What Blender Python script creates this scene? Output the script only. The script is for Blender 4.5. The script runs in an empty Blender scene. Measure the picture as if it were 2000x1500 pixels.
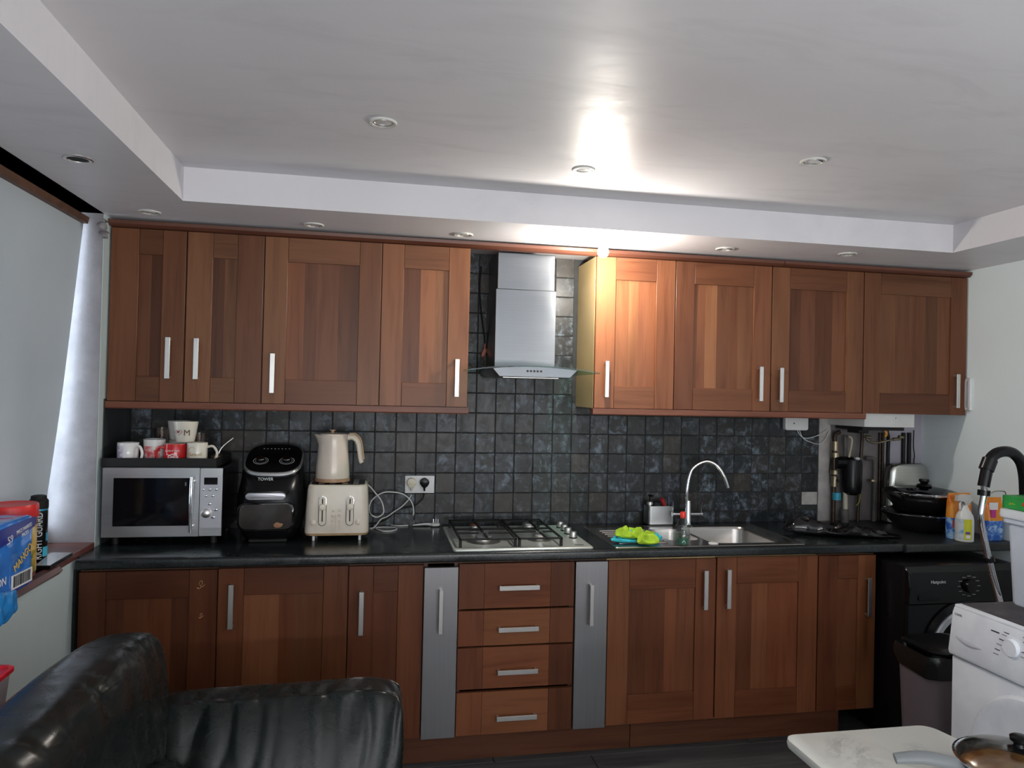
import bpy, bmesh, math, random
from mathutils import Vector, Matrix, noise
PI = math.pi
rnd = random.Random(7)
scn = bpy.context.scene
COL = scn.collection

# ---------------------------------------------------------------- camera
FPX, CAM = 1399.0, Vector((1.1239, -3.6111, 1.5875))
def cam_axes(yaw, pitch, roll):
    cy, sy, cp, sp, cr, sr = math.cos(yaw), math.sin(yaw), math.cos(pitch), math.sin(pitch), math.cos(roll), math.sin(roll)
    f = Vector((sy*cp, cy*cp, sp)); r0 = Vector((cy, -sy, 0)); u0 = r0.cross(f)
    return cr*r0 + sr*u0, -sr*r0 + cr*u0, f
CR, CU, CF = cam_axes(0.1872, 0.0113, 0.0228)
cd = bpy.data.cameras.new('camera'); cam = bpy.data.objects.new('camera', cd); COL.objects.link(cam)
cd.sensor_width = 36; cd.lens = 36*FPX/2000; cd.clip_start = 0.02
cam.matrix_world = Matrix(((CR.x, CU.x, -CF.x, CAM.x), (CR.y, CU.y, -CF.y, CAM.y), (CR.z, CU.z, -CF.z, CAM.z), (0, 0, 0, 1)))
scn.camera = cam
def P(px, py, ax, val):
    """point of the real plane axis=val that a measured photo point lies on"""
    d = CF + CR*((px-1000)/FPX) + CU*((750-py)/FPX)
    return CAM + d*((val-CAM[ax])/d[ax])

# ---------------------------------------------------------------- light
scn.view_settings.view_transform = 'Standard'; scn.view_settings.look = 'None'
scn.view_settings.gamma = 1; scn.view_settings.exposure = -0.33
try: scn.view_settings.use_curve_mapping = False
except Exception: pass
w = bpy.data.worlds.new('sky'); scn.world = w; w.use_nodes = True
bg = w.node_tree.nodes['Background']; bg.inputs[0].default_value = (0.72, 0.84, 1.0, 1); bg.inputs[1].default_value = 1.2
def area(name, loc, rot, sx, sy, e, col):
    l = bpy.data.lights.new(name, 'AREA'); l.shape = 'RECTANGLE'; l.size = sx; l.size_y = sy; l.energy = e; l.color = col
    o = bpy.data.objects.new(name, l); o.location = loc; o.rotation_euler = rot; COL.objects.link(o); return o
# daylight through the wide window behind the viewer, and through the blinded window on the left
area('daylight_rear', (2.1, -5.62, 1.75), (PI/2, 0, 0), 3.3, 1.1, 26, (0.93, 0.97, 1.0))
area('ceiling_fill_rear', (2.1, -5.50, 1.05), (PI/2+1.30, 0, 0), 3.2, .8, 210, (1.0, 0.985, 0.97))   # added unseen fill, aimed upwards to brighten the ceiling
area('daylight_left', (-0.75, -1.6, 1.65), (0, -PI/2, 0), 1.6, 2.6, 290, (0.72, 0.82, 1.0))
BULB = Vector((2.110, -0.53, 2.225))
pl = bpy.data.lights.new('bulb_light', 'POINT'); pl.energy = 34; pl.color = (1.0, 0.945, 0.84); pl.shadow_soft_size = 0.02
plo = bpy.data.objects.new('bulb_light', pl); plo.location = (BULB.x, BULB.y-0.005, BULB.z-0.035); COL.objects.link(plo)

# ---------------------------------------------------------------- materials
def newmat(name):
    m = bpy.data.materials.new(name); m.use_nodes = True; nt = m.node_tree
    return m, nt, nt.nodes['Principled BSDF']
def nd(nt, t, **kw):
    n = nt.nodes.new(t)
    for k, v in kw.items(): setattr(n, k, v)
    return n
def texco(nt, mode='Object', scale=(1, 1, 1), rand=True):
    tc = nd(nt, 'ShaderNodeTexCoord'); mp = nd(nt, 'ShaderNodeMapping'); mp.inputs['Scale'].default_value = scale
    if mode != 'World': src = tc.outputs[mode]
    else:
        g = nd(nt, 'ShaderNodeNewGeometry'); src = g.outputs['Position']
    if rand:
        oi = nd(nt, 'ShaderNodeObjectInfo'); ml = nd(nt, 'ShaderNodeMath', operation='MULTIPLY'); ml.inputs[1].default_value = 37.0
        nt.links.new(oi.outputs['Random'], ml.inputs[0]); add = nd(nt, 'ShaderNodeVectorMath', operation='ADD')
        nt.links.new(src, add.inputs[0]); nt.links.new(ml.outputs[0], add.inputs[1]); src = add.outputs[0]
    nt.links.new(src, mp.inputs['Vector']); return mp.outputs[0]
def ramp(nt, fac, stops):
    r = nd(nt, 'ShaderNodeValToRGB'); e = r.color_ramp.elements
    while len(e) < len(stops): e.new(0.5)
    for i, (p, c) in enumerate(stops):
        e[i].position = p; e[i].color = (*c, 1) if len(c) == 3 else c
    nt.links.new(fac, r.inputs[0]); return r.outputs[0]
def noi(nt, vec, scale, detail=4, rough=0.55, dist=0):
    n = nd(nt, 'ShaderNodeTexNoise'); n.inputs['Scale'].default_value = scale; n.inputs['Detail'].default_value = detail
    n.inputs['Roughness'].default_value = rough; n.inputs['Distortion'].default_value = dist
    nt.links.new(vec, n.inputs['Vector']); return n.outputs[0]
def bump(nt, b, h, strength, dist=0.01):
    n = nd(nt, 'ShaderNodeBump'); n.inputs['Strength'].default_value = strength; n.inputs['Distance'].default_value = dist
    nt.links.new(h, n.inputs['Height']); nt.links.new(n.outputs[0], b.inputs['Normal'])
def mulcol(nt, a, b):
    m = nd(nt, 'ShaderNodeMix', data_type='RGBA', blend_type='MULTIPLY'); m.inputs[0].default_value = 1
    nt.links.new(a, m.inputs[6]); nt.links.new(b, m.inputs[7]); return m.outputs[2]
def plain(name, col, rough=0.5, metal=0.0, var=0.06, vs=8, coat=0.0, bmp=0.0, bs=60, spec=None, trans=0, ior=None, alpha=None, emis=None, sub=0):
    """a simple procedural surface: slight mottling of colour and roughness, optional fine relief"""
    m, nt, b = newmat(name)
    v = texco(nt); n = noi(nt, v, vs)
    lo = tuple(max(0, c*(1-var)) for c in col); hi = tuple(min(1, c*(1+var)) for c in col)
    nt.links.new(ramp(nt, n, [(0.35, lo), (0.65, hi)]), b.inputs['Base Color'])
    b.inputs['Roughness'].default_value = rough; b.inputs['Metallic'].default_value = metal
    if coat: b.inputs['Coat Weight'].default_value = coat; b.inputs['Coat Roughness'].default_value = 0.08
    if spec is not None: b.inputs['Specular IOR Level'].default_value = spec
    if trans: b.inputs['Transmission Weight'].default_value = trans
    if ior: b.inputs['IOR'].default_value = ior
    if sub: b.inputs['Subsurface Weight'].default_value = sub; b.inputs['Subsurface Radius'].default_value = (.02, .02, .02)
    if emis: b.inputs['Emission Color'].default_value = (*emis[0], 1); b.inputs['Emission Strength'].default_value = emis[1]
    if bmp: bump(nt, b, noi(nt, v, bs, 3), bmp, 0.004)
    return m
def wood(name, vertical=True, rough=0.36):
    m, nt, b = newmat(name)
    sc = (26, 26, 1.3) if vertical else (1.3, 26, 26)
    v = texco(nt, scale=sc); n = noi(nt, v, 1.6, 6, 0.6, 0.6)
    v2 = texco(nt, scale=(5, 5, .7) if vertical else (.7, 5, 5)); n2 = noi(nt, v2, 1.2, 3, 0.5, 1.2)
    g = ramp(nt, n, [(0.25, (0.68, 0.62, 0.58)), (0.5, (1, 1, 1)), (0.78, (1.0, 1.0, 1.0))])
    g2 = ramp(nt, n2, [(0.3, (0.72, 0.66, 0.62)), (0.55, (1, 1, 1)), (0.8, (1, 1, 1))])
    oi = nd(nt, 'ShaderNodeObjectInfo')
    nt.links.new(mulcol(nt, mulcol(nt, g, g2), oi.outputs['Color']), b.inputs['Base Color'])
    b.inputs['Roughness'].default_value = rough; b.inputs['Specular IOR Level'].default_value = 0.28
    bump(nt, b, n, 0.08, 0.002)
    return m
WV, WH = wood('walnut_vertical'), wood('walnut_horizontal', False)
def steel(name, col=(0.55, 0.56, 0.57), rough=0.3, axis=0):
    m, nt, b = newmat(name)
    sc = [3, 3, 3]; 
    for i in range(3): sc[i] = 2 if i == axis else 160
    n = noi(nt, texco(nt, scale=tuple(sc)), 1.5, 3)
    n2 = noi(nt, texco(nt), 9, 3)
    nt.links.new(ramp(nt, n, [(0.3, tuple(c*.9 for c in col)), (0.7, col)]), b.inputs['Base Color'])
    b.inputs['Metallic'].default_value = 1
    rr = nd(nt, 'ShaderNodeMapRange'); rr.inputs[1].default_value = .3; rr.inputs[2].default_value = .7; rr.inputs[3].default_value = rough*.93; rr.inputs[4].default_value = rough*1.08
    nt.links.new(n2, rr.inputs[0]); nt.links.new(rr.outputs[0], b.inputs['Roughness'])
    bump(nt, b, n, 0.03, 0.001); return m
STEEL_H, STEEL_V = steel('brushed_steel', axis=0), steel('brushed_steel_upright', (0.30, 0.295, 0.305), 0.42, axis=2)
HOODS = steel('hood_steel', (0.15, 0.158, 0.17), 0.30, axis=0)
HOODS.node_tree.nodes['Principled BSDF'].inputs['Anisotropic'].default_value = .75; HOODS.node_tree.nodes['Principled BSDF'].inputs['Anisotropic Rotation'].default_value = .25
SINK = steel('sink_steel', (0.52, 0.49, 0.46), 0.24, 0)
CHROME = plain('chrome', (0.75, 0.76, 0.78), 0.08, 1.0, 0.02)
NICKEL = plain('satin_nickel', (0.66, 0.64, 0.62), 0.34, 1.0, 0.04)
BLK = plain('black_plastic', (0.005, 0.005, 0.006), 0.25, spec=.25)
BLKM = plain('black_matt', (0.010, 0.010, 0.010), 0.6, spec=.3, bmp=.1)
BLKG = plain('black_gloss', (0.004, 0.004, 0.005), 0.08, spec=.3)
WHITE = plain('white_enamel', (0.84, 0.88, 0.96), 0.25)
WPL = plain('white_plastic', (0.72, 0.72, 0.72), 0.35)
CREAM = plain('cream_enamel', (0.62, 0.55, 0.45), 0.28)
BEECH = plain('beech_laminate', (0.62, 0.45, 0.21), 0.32, var=.06, vs=3)
RED = plain('red_plastic', (0.62, 0.02, 0.02), 0.35)
INK = plain('dark_ink', (0.03, 0.03, 0.035), 0.6)
PRINT = plain('white_print', (0.75, 0.75, 0.75), 0.5)

def mat_tile():
    m, nt, b = newmat('slate_tile')
    v = texco(nt, 'World', scale=(1, 1, 1)); oi = nd(nt, 'ShaderNodeObjectInfo')
    n = noi(nt, v, 21, 9, 0.70, 0.6); n2 = noi(nt, texco(nt, 'World', (2.0, 2, .7)), 16, 6, 0.75, 0.5)
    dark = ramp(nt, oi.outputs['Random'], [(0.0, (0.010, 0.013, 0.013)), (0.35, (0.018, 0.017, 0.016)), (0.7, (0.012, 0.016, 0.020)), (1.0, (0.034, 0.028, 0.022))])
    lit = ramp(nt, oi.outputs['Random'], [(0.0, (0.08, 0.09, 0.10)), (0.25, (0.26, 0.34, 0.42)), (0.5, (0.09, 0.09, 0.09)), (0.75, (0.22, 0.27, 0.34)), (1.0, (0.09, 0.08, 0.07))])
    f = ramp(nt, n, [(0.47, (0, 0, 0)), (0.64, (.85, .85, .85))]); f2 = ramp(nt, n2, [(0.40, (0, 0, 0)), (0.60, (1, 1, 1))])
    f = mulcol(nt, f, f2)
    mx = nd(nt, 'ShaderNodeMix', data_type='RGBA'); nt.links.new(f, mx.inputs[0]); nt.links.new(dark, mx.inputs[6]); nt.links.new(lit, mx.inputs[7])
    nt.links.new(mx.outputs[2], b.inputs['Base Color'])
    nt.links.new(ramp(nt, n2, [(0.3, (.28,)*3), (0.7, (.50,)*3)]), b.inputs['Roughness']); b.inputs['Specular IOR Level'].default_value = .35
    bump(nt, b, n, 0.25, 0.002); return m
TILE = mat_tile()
def mat_worktop():
    m, nt, b = newmat('black_laminate')
    v = texco(nt, 'World', rand=False); n = noi(nt, v, 160, 3); n2 = noi(nt, v, 5, 5, .6)
    c = ramp(nt, n, [(0.45, (0.008, 0.011, 0.012)), (0.75, (0.016, 0.021, 0.022))])
    nt.links.new(c, b.inputs['Base Color'])
    nt.links.new(ramp(nt, n2, [(0.35, (.13,)*3), (0.65, (.30,)*3)]), b.inputs['Roughness']); return m
WORKTOP = mat_worktop()
def mat_paint(name, col, rough, var=0.05, scale=2.5, bs=.05, marks=None):
    m, nt, b = newmat(name); v = texco(nt, 'World', rand=False)
    n = noi(nt, v, scale, 4, .55); n2 = noi(nt, texco(nt, 'World', (1, 3.5, 1), False), 2.2, 5, .6, .8)
    c = ramp(nt, n, [(0.3, tuple(x*(1-var) for x in col)), (0.7, col)])
    if marks:
        c2 = ramp(nt, n2, [(0.52, (1, 1, 1)), (0.80, (marks,)*3)]); c = mulcol(nt, c, c2)
    nt.links.new(c, b.inputs['Base Color'])
    nt.links.new(ramp(nt, n2, [(0.3, (rough*.85,)*3), (0.7, (min(1, rough*1.2),)*3)]), b.inputs['Roughness'])
    bump(nt, b, noi(nt, v, 14, 4), bs, 0.01); return m
CEIL = mat_paint('ceiling_paint', (0.72, 0.70, 0.725), 0.42, .08, 1.6, .04, .88)
CEIL.node_tree.nodes['Principled BSDF'].inputs['Specular IOR Level'].default_value = .33
WALLW = mat_paint('wall_paint_cool', (0.50, 0.58, 0.58), 0.6, .05, 2)
WALLR = mat_paint('wall_paint_white', (0.80, 0.87, 0.88), 0.6, .04, 2)
PLASTER = mat_paint('bare_plaster', (0.27, 0.25, 0.26), 0.75, .25, 9, .3)
DIRTY_SHADED = mat_paint('dirty_shaded_plaster', (0.22, 0.20, 0.195), 0.8, .4, 9, .3); LILAC_SHADE = mat_paint('shaded_lilac_paint', (.40, .38, .44), .6)  # plaster: dirt plus painted recess shade; lilac: wall colour darkened for shadow
PLASW = mat_paint('old_white_paint', (0.50, 0.47, 0.45), 0.6, .35, 14, .3)
GROUT = mat_paint('grout', (0.035, 0.037, 0.038), 0.85, .3, 30, .2)
DARKPANEL = mat_paint('dark_panel_paint', (0.03, 0.035, 0.037), 0.5, .2, 4)
def mat_floor():
    m, nt, b = newmat('grey_laminate_plank'); v = texco(nt, scale=(1.2, 18, 18))
    n = noi(nt, v, 1.5, 6, .6, .8)
    nt.links.new(ramp(nt, n, [(0.3, (0.03, 0.032, 0.034)), (0.6, (0.07, 0.072, 0.072)), (0.8, (0.11, 0.11, 0.105))]), b.inputs['Base Color'])
    b.inputs['Roughness'].default_value = .4; bump(nt, b, n, .1, .002); return m
def mat_leather():
    m, nt, b = newmat('black_leather'); v = texco(nt, rand=False)
    n = noi(nt, v, 240, 2); n2 = noi(nt, texco(nt, scale=(1, 1, 2.2), rand=False), 9, 5, .6, .7)
    nt.links.new(ramp(nt, n2, [(0.3, (0.006, 0.009, 0.009)), (0.75, (0.012, 0.014, 0.013))]), b.inputs['Base Color'])
    nt.links.new(ramp(nt, n2, [(0.3, (.20,)*3), (0.7, (.34,)*3)]), b.inputs['Roughness'])
    b.inputs['Specular IOR Level'].default_value = .36
    ad = nd(nt, 'ShaderNodeMath', operation='MULTIPLY_ADD'); ad.inputs[1].default_value = .06
    nt.links.new(n, ad.inputs[0]); nt.links.new(n2, ad.inputs[2]); bump(nt, b, ad.outputs[0], .09, .012); return m
LEATHER = mat_leather()
def mat_marble():
    m, nt, b = newmat('white_marble_print'); v = texco(nt, rand=False)
    n = noi(nt, v, 3.2, 9, .72, 1.6); n2 = noi(nt, v, 2.0, 3, .5, .3)
    a = ramp(nt, n, [(0.40, (0.74, 0.76, 0.72)), (0.50, (0.30, 0.31, 0.32)), (0.56, (0.74, 0.76, 0.72))])
    mk = ramp(nt, n2, [(0.45, (0, 0, 0)), (0.62, (1, 1, 1))])
    mx = nd(nt, 'ShaderNodeMix', data_type='RGBA'); nt.links.new(mk, mx.inputs[0]); mx.inputs[6].default_value = (.74, .76, .72, 1); nt.links.new(a, mx.inputs[7])
    nt.links.new(mx.outputs[2], b.inputs['Base Color']); b.inputs['Roughness'].default_value = .18; return m
MARBLE = mat_marble()
def mat_glass(name, tint=(1, 1, 1), rough=0.02, solid=False):
    """thin clear glass or plastic: refraction for solid pieces, see-through with a sheen for thin sheets"""
    m, nt, b = newmat(name)
    v = texco(nt); n = noi(nt, v, 10)
    if solid:
        nt.links.new(ramp(nt, n, [(0.3, tint), (0.7, tuple(min(1, c*1.02) for c in tint))]), b.inputs['Base Color'])
        b.inputs['Transmission Weight'].default_value = 1; b.inputs['Roughness'].default_value = rough; b.inputs['IOR'].default_value = 1.45
    else:
        tr = nd(nt, 'ShaderNodeBsdfTransparent'); gl = nd(nt, 'ShaderNodeBsdfGlossy'); fr = nd(nt, 'ShaderNodeLayerWeight'); fr.inputs[0].default_value = .25; pw = nd(nt, 'ShaderNodeMath', operation='POWER'); pw.inputs[1].default_value = 1.6; nt.links.new(fr.outputs['Facing'], pw.inputs[0]); md = nd(nt, 'ShaderNodeMath', operation='MULTIPLY_ADD'); md.inputs[1].default_value = .55; md.inputs[2].default_value = .05; nt.links.new(pw.outputs[0], md.inputs[0])
        mx = nd(nt, 'ShaderNodeMixShader'); nt.links.new(ramp(nt, n, [(0.3, tint), (0.7, tuple(min(1, c*1.05) for c in tint))]), tr.inputs[0])
        gl.inputs['Roughness'].default_value = rough
        nt.links.new(md.outputs[0], mx.inputs[0]); nt.links.new(tr.outputs[0], mx.inputs[1]); nt.links.new(gl.outputs[0], mx.inputs[2])
        nt.links.new(mx.outputs[0], nt.nodes['Material Output'].inputs[0])
    return m
GLASS = mat_glass('clear_glass', (.92, .95, .93))
def mat_blind():
    m, nt, b = newmat('grey_blind_fabric'); v = texco(nt, 'World', rand=False)
    n = noi(nt, v, 300, 2); n2 = noi(nt, v, 1.6, 3)
    nt.links.new(ramp(nt, n2, [(0.3, (0.36, 0.38, 0.39)), (0.7, (0.42, 0.44, 0.45))]), b.inputs['Base Color'])
    b.inputs['Roughness'].default_value = .8
    tl = nd(nt, 'ShaderNodeBsdfTranslucent'); tl.inputs[0].default_value = (.36, .40, .44, 1)
    mx = nd(nt, 'ShaderNodeMixShader'); mx.inputs[0].default_value = .018
    out = nt.nodes['Material Output']
    nt.links.new(b.outputs[0], mx.inputs[1]); nt.links.new(tl.outputs[0], mx.inputs[2]); nt.links.new(mx.outputs[0], out.inputs[0])
    bump(nt, b, n, .1, .001); return m

# ---------------------------------------------------------------- mesh helpers (world coordinates)
def BM(): return bmesh.new()
def box(bm, x0, x1, y0, y1, z0, z1, bev=0.0, seg=1):
    vs = [bm.verts.new((x, y, z)) for x in (x0, x1) for y in (y0, y1) for z in (z0, z1)]
    F = [(0, 1, 3, 2), (4, 6, 7, 5), (0, 4, 5, 1), (2, 3, 7, 6), (0, 2, 6, 4), (1, 5, 7, 3)]
    fs = [bm.faces.new([vs[i] for i in f]) for f in F]
    if bev > 0:
        es = {e for f in fs for e in f.edges}
        bmesh.ops.bevel(bm, geom=list(es), offset=bev, segments=seg, profile=.5, affect='EDGES')
    return bm
def prism(bm, pts, axis, a, b, bev=0, seg=2):
    """extrude the 2-D outline PTS along AXIS from a to b"""
    def mk(p, t):
        q = list(p); q.insert(axis, t); return bm.verts.new(q)
    A = [mk(p, a) for p in pts]; B = [mk(p, b) for p in pts]; n = len(pts)
    fs = [bm.faces.new(A[::-1]), bm.faces.new(B)] + [bm.faces.new([A[i], A[(i+1) % n], B[(i+1) % n], B[i]]) for i in range(n)]
    if bev:
        es = {e for f in fs[:2] for e in f.edges}
        bmesh.ops.bevel(bm, geom=list(es), offset=bev, segments=seg, profile=.5, affect='EDGES')
    return bm
def loft(bm, rings, cap0=True, cap1=True):
    R = [[bm.verts.new(p) for p in r] for r in rings]
    for a, b in zip(R, R[1:]):
        n = len(a)
        for i in range(n): bm.faces.new([a[i], a[(i+1) % n], b[(i+1) % n], b[i]])
    if cap0: bm.faces.new(R[0][::-1])
    if cap1: bm.faces.new(R[-1])
    return bm
def circ(c, r, n=32, axis=2, ph=0):
    out = []
    for i in range(n):
        a = 2*PI*i/n+ph; p = [r*math.cos(a), r*math.sin(a)]; p.insert(axis, 0); out.append(Vector(c)+Vector(p))
    return out
def lathe(bm, prof, c, n=32, axis=2, cap=True):
    """profile of (radius, height) about a vertical (or other) axis through c"""
    rings = []
    for r, h in prof:
        q = [0, 0, 0]; q[axis] = h; rings.append(circ(Vector(c)+Vector(q), max(r, 1e-4), n, axis))
    return loft(bm, rings, cap, cap)
def cyl(bm, a, b, r, r2=None, n=20):
    a, b = Vector(a), Vector(b); d = (b-a).normalized(); s = d.orthogonal().normalized(); t = d.cross(s); r2 = r if r2 is None else r2
    return loft(bm, [[c+(s*math.cos(2*PI*i/n)+t*math.sin(2*PI*i/n))*q for i in range(n)] for c, q in ((a, r), (b, r2))])
def smooth_path(pts, k=6):
    pts = [Vector(p) for p in pts]; out = []
    for i in range(len(pts)-1):
        p0, p1, p2, p3 = pts[max(i-1, 0)], pts[i], pts[i+1], pts[min(i+2, len(pts)-1)]
        for j in range(k):
            t = j/k; out.append(.5*((2*p1)+(-p0+p2)*t+(2*p0-5*p1+4*p2-p3)*t*t+(-p0+3*p1-3*p2+p3)*t**3))
    return out+[pts[-1]]
def tube(bm, pts, r, n=10, k=6, flat=1.0):
    p = smooth_path(pts, k) if k > 1 else [Vector(q) for q in pts]
    nrm = None; rings = []
    for i, q in enumerate(p):
        d = (p[min(i+1, len(p)-1)]-p[max(i-1, 0)]).normalized()
        nrm = d.orthogonal().normalized() if nrm is None else (nrm-d*nrm.dot(d)).normalized()
        b = d.cross(nrm); rr = r(i/(len(p)-1)) if callable(r) else r
        rings.append([q+(nrm*math.cos(2*PI*j/n)+b*math.sin(2*PI*j/n)*flat)*rr for j in range(n)])
    return loft(bm, rings)
def rrect(cx, cy, hx, hy, r, n=6):
    out = []
    for sx, sy, a0 in ((1, 1, 0), (-1, 1, PI/2), (-1, -1, PI), (1, -1, 3*PI/2)):
        for i in range(n+1):
            a = a0+PI/2*i/n; out.append((cx+sx*(hx-r)+r*math.cos(a), cy+sy*(hy-r)+r*math.sin(a)))
    return out
def cushion(bm, c, s, e=4.0, n=36, f=None):
    """soft rounded block with an optional displacement f(unit point, world point) -> vector"""
    b2 = bmesh.new(); bmesh.ops.create_cube(b2, size=2); bmesh.ops.subdivide_edges(b2, edges=b2.edges[:], cuts=n, use_grid_fill=True)
    idx = {}
    for v in b2.verts:
        p = v.co; L = (abs(p.x)**e+abs(p.y)**e+abs(p.z)**e)**(1/e); u = p/L
        q = Vector((c[0]+u.x*s[0], c[1]+u.y*s[1], c[2]+u.z*s[2]))
        if f: q = q+f(u, q)
        idx[v.index] = bm.verts.new(q)
    for fc in b2.faces: bm.faces.new([idx[v.index] for v in fc.verts])
    b2.free(); return bm
def ridge(p, sx, sy, sz, pw=3):
    if pw == 5: return math.exp(-(noise.noise(Vector((p.x*sx, p.y*sy, p.z*sz)))*5.0)**2)
    return (1-abs(noise.noise(Vector((p.x*sx, p.y*sy, p.z*sz)))*1.6))**pw if abs(noise.noise(Vector((p.x*sx, p.y*sy, p.z*sz)))*1.6) < 1 else 0
def wall_box(bm, x0, x1, y0, y1, z0, z1): return box(bm, x0, x1, y0, y1, z0, z1)

WL = {}
def wl(o): return WL.get(o.name, Vector((0, 0, 0))) if o else Vector((0, 0, 0))
def part(name, bm, mat, parent=None, origin=None, smooth=True, color=None, ang=35, label=None, local=False):
    bmesh.ops.recalc_face_normals(bm, faces=bm.faces[:])
    og = Vector(origin) if origin is not None else None
    if og is None:
        og = wl(parent) if parent else Vector((0, 0, 0))
        if not parent:
            lo = [min(v.co[i] for v in bm.verts) for i in range(3)]; hi = [max(v.co[i] for v in bm.verts) for i in range(3)]
            og = Vector(((lo[0]+hi[0])/2, (lo[1]+hi[1])/2, lo[2]))
    if not local: bmesh.ops.translate(bm, verts=bm.verts[:], vec=-og)
    me = bpy.data.meshes.new(name); bm.to_mesh(me); bm.free()
    if smooth:
        for p in me.polygons: p.use_smooth = True
        me.set_sharp_from_angle(angle=math.radians(ang))
    me.materials.append(mat)
    o = bpy.data.objects.new(name, me); COL.objects.link(o)
    if parent: o.parent = parent; o.location = (0, 0, 0) if local else og-wl(parent)
    else: o.location = og
    WL[o.name] = og
    if color: o.color = (*color, 1)
    if label: o['label'] = label
    return o
def thing(name, loc, label, cat, group=None, rotz=0):
    o = bpy.data.objects.new(name, None); COL.objects.link(o); o.location = loc; o.rotation_euler = (0, 0, rotz)
    o.empty_display_size = .05; WL[o.name] = Vector(loc); tag(o, label, cat, group); return o
def tag(o, label, cat, group=None):
    o['label'] = label; o['category'] = cat
    if group: o['group'] = group
    return o
def struct(o): o['kind'] = 'structure'; return o
def text(name, s, size, loc, parent, mat, rot=(PI/2, 0, 0), align='CENTER', ext=0.0003, local=False, sx=1.0):
    c = bpy.data.curves.new(name, 'FONT'); c.body = s; c.size = size; c.extrude = ext; c.align_x = align; c.align_y = 'CENTER'
    tmp = bpy.data.objects.new(name+'_curve', c); COL.objects.link(tmp); bpy.context.view_layer.update()
    me = bpy.data.meshes.new_from_object(tmp.evaluated_get(bpy.context.evaluated_depsgraph_get())); bpy.data.objects.remove(tmp)
    me.materials.clear(); me.materials.append(mat); o = bpy.data.objects.new(name, me); COL.objects.link(o); o.parent = parent
    o.location = Vector(loc) if local else Vector(loc)-wl(parent); o.rotation_euler = rot; o.scale = (sx, 1, 1); return o
def copytree(o, loc=None, parent=None):
    c = o.copy(); COL.objects.link(c)
    if parent: c.parent = parent
    if loc is not None: c.location = loc; WL[c.name] = Vector(loc)
    for ch in list(o.children): copytree(ch, None, c)
    return c

# ================================================================ room shell
XL, XR, YB, YF, ZC, ZU = 0.0, 4.21, 0.003, -5.5, 2.288, 2.418
b = BM(); box(b, -.3, XR+.2, YB, YB+.15, 0, 2.7); wall_back = struct(part('wall_back', b, GROUT, origin=(0, 0, 0)))
b = BM(); box(b, XR, XR+.15, YF, .003, 0, 2.7); wall_right = struct(part('wall_right', b, WALLR, origin=(XR, 0, 0)))
JY, WY2, SZ = -.385, -2.95, .93        # window opening of the left wall
b = BM()
box(b, -.26, 0, JY+.004, .003, 0, 2.7); box(b, -.26, 0, WY2, JY+.004, 0, SZ-.03); box(b, -.26, 0, YF, WY2, 0, 2.7); box(b, -.26, 0, WY2, JY+.004, ZC, 2.7)
wall_left = struct(part('wall_left', b, WALLW, origin=(0, 0, 0)))
b = BM(); box(b, -.255, -.004, JY, JY+.004, SZ, ZC); part('window_reveal', b, PLASTER, wall_left)
b = BM(); prism(b, [(.0005, -.335), (.0045, -.335), (.0045, 0), (.0005, 0)], 2, .875, 1.52); part('splash_panel', b, DARKPANEL, wall_left)
def flake_fn():
    b = BM()
    for (y, z, s) in ((-.42, 2.235, .03), (-.40, 2.20, .02)):
        pts = [Vector((.001+.018*math.sin(i*1.1)**2, y+.5*s*math.sin(i*1.9), z+s*(i/5-.5)*1.6)) for i in range(6)]
        tube(b, pts, lambda t: .004+.012*math.sin(PI*t), 6, 4, .25)
    return b
part('plaster_flake', flake_fn(), PLASTER, wall_left)
b = BM(); box(b, -.3, 5, YF-.15, YF, 0, .8); box(b, -.3, 5, YF-.15, YF, 2.3, 2.7); box(b, -.3, .45, YF-.15, YF, .8, 2.3); box(b, 3.75, 5, YF-.15, YF, .8, 2.3)
struct(part('wall_rear', b, mat_paint('taupe_wall_paint', (.16, .15, .15), .7), origin=(2, YF, 0)))
win2 = struct(thing('window_2', (2.1, YF, .8), 'x', 'window')); del win2['label'], win2['category']
b = BM()
for x in (.45, 1.52, 2.62, 3.69): box(b, x, x+.06, YF-.1, YF-.04, .8, 2.3)
for z in (.8, 2.24): box(b, .45, 3.75, YF-.1, YF-.04, z, z+.06)
part('window_frame', b, WPL, win2)
# ceiling: soffit ring and raised tray
b = BM()
X0, X1, Y0, Y1 = .383, 3.765, -.70, -5.1
box(b, -.3, XR+.15, Y0, .15, ZC, ZC+.3); box(b, -.3, X0, YF, Y0, ZC, ZC+.3); box(b, X1, XR+.15, YF, Y0, ZC, ZC+.3); box(b, X0, X1, YF, Y1, ZC, ZC+.3)
box(b, X0-.05, X1+.05, Y1-.05, Y0+.05, ZU, ZU+.2)
ceiling = struct(part('ceiling', b, CEIL, origin=(2, -2, ZC), smooth=False))
# floor with planks
b = BM(); box(b, -.3, XR+.15, YF, .1, -.06, -.008); floor = struct(part('floor', b, GROUT, origin=(0, 0, 0)))
PLANKM = mat_floor()
b = BM(); box(b, -.5985, .5985, -.0945, .0945, -.008, 0, .0012); fm = None
for r in range(29):
    for k in range(-1, 4):
        cx, cy = .2+k*1.2+(r*.43) % 1.2, -.095-.19*r
        if cx < -.5 or cx > 4.7: continue
        if fm is None:
            o = part('floor_plank', b, PLANKM, floor, origin=(0, 0, 0), local=True); fm = o.data
        else: o = bpy.data.objects.new('floor_plank', fm); COL.objects.link(o); o.parent = floor
        o.location = (cx, cy, 0)
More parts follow.
